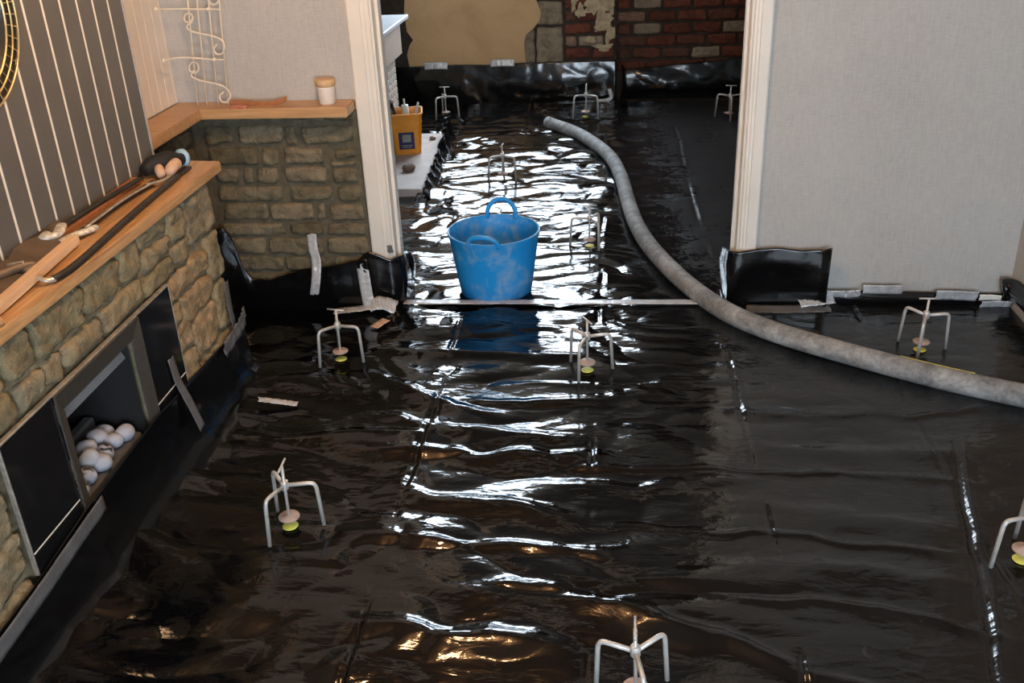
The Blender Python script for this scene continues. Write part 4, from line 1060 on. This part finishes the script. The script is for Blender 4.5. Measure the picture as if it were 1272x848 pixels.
for i, (x, y, s, lb_) in enumerate(((-1.24, 5.85, .045, 'brown rubble lump on the hearth slab below the orange tub'), (-1.28, 5.50, .028, 'small rubble lump at the near end of the hearth slab'), (-1.22, 6.62, .026, 'small rubble lump on the hearth slab right of the orange tub'))):
    b = bmesh.new(); bmesh.ops.create_icosphere(b, subdivisions=2, radius=s)
    for v in b.verts: v.co *= rb.uniform(.75, 1.15); v.co.z *= .55
    o = bmo('rubble_lump', b, 'rubble'); o.location = (x, y, .053 + s * .45); o.rotation_euler.z = rb.uniform(0, 6); tag(o, lb_, 'rubble')
# orange tub of tools
ot = thing('tool_tub', (-1.340, 6.33, .055), 'orange square plastic tub with navy label holding tools on the hearth', 'tub', rz=R(10))
v = []; hw0, hw1, hh = .090, .112, .262
def sq(h, z, c=.018):
    return [(-h + c, -h, z), (h - c, -h, z), (h, -h + c, z), (h, h - c, z), (h - c, h, z), (-h + c, h, z), (-h, h - c, z), (-h, -h + c, z)]
rings = [sq(hw0, 0), sq(hw1, hh), sq(hw1 + .006, hh), sq(hw1 + .006, hh + .010), sq(hw1 - .004, hh + .010), sq(hw1 - .008, hh - .01), sq(hw0 - .004, .006)]
v = [p for r_ in rings for p in r_]; f = []
for i in range(len(rings) - 1):
    for k in range(8): f.append((i * 8 + k, i * 8 + (k + 1) % 8, (i + 1) * 8 + (k + 1) % 8, (i + 1) * 8 + k))
f.append(tuple(range(8))); f.append(tuple((len(rings) - 1) * 8 + k for k in range(8)))
pyd('tub_body', v, f, 'orange', ot)
def onface(u, z, face, off=.0012):
    h = hw0 + (hw1 - hw0) * z / hh + off
    return (u, -h, z) if face == 0 else (h, u, z)
def label(nm, u0, u1, z0, z1, face, mat, parent, off=.0012):
    v = [onface(u0, z0, face, off), onface(u1, z0, face, off), onface(u1, z1, face, off), onface(u0, z1, face, off)]
    v += [onface(u0, z0, face, off - .001), onface(u1, z0, face, off - .001), onface(u1, z1, face, off - .001), onface(u0, z1, face, off - .001)]
    return pyd(nm, v, [(0, 1, 2, 3), (4, 5, 6, 7), (0, 1, 5, 4), (1, 2, 6, 5), (2, 3, 7, 6), (3, 0, 4, 7)], mat, parent)
lb1 = label('front_label', -.052, .052, .035, .150, 0, 'navy', ot)
label('label_picture', -.028, .030, .085, .135, 0, 'label_grey', lb1, .0024)
label('label_line', -.036, .036, .058, .064, 0, 'label_grey', lb1, .0024)
label('label_line', -.030, .030, .046, .051, 0, 'label_grey', lb1, .0024)
label('side_label', -.060, .060, .05, .20, 1, 'label_grey', ot)
tq = ot.location
def rodthing(nm, p, q, r, mat, label_, cat, seg=12, cap=None):
    t = thing(nm, p, label_, cat)
    d = Vector(q) - Vector(p)
    tube('shaft', [(0, 0, 0), d * .5, d], r, mat, t, seg)
    if cap: tube(cap[0], [d * .98, d * cap[3]], cap[1], cap[2], t, seg)
    return t
rodthing('sealant_tube', (-1.33, 6.36, .10), (-1.34, 6.345, .36), .024, 'white_plastic', 'pale sealant cartridge with thin nozzle standing in the orange tub', 'cartridge', 16, ('nozzle', .006, 'white_plastic', 1.16))
rodthing('trowel', (-1.37, 6.35, .10), (-1.425, 6.33, .385), .011, 'dark_steel', 'dark-handled tool leaning left in the orange tub', 'tool', 10, ('ferrule', .014, 'fire_grey', 1.05))
rodthing('scraper', (-1.32, 6.37, .12), (-1.255, 6.36, .355), .010, 'mantel_grey', 'pale grey tool leaning right in the orange tub', 'tool', 10, ('tip', .007, 'white_plastic', 1.08))
rodthing('paint_brush', (-1.38, 6.38, .10), (-1.45, 6.40, .33), .009, 'label_grey', 'thin grey tool at the left back of the orange tub', 'tool', 10, ('bristles', .014, 'dark_steel', 1.1))

# ------------------------------------------------------------------ ceiling lamp in the near room
lm = thing('ceiling_lamp', (-0.65, 2.45, 2.42), 'warm opal globe lamp hanging from the near room ceiling', 'lamp')
lathe('ceiling_rose', [(0, 0), (.05, 0), (.045, -.018), (.012, -.03), (0, -.03)], 'white_paint', lm, 20)
tube('cord', [(0, 0, -.03), (0, 0, -.10)], .003, 'white_paint', lm, 8)
lathe('globe_shade', [(.11 * math.sin(PI * k / 16), -.20 - .11 * math.cos(PI * k / 16)) for k in range(17)], 'bulb', lm, 28)
bpy.context.view_layer.update()
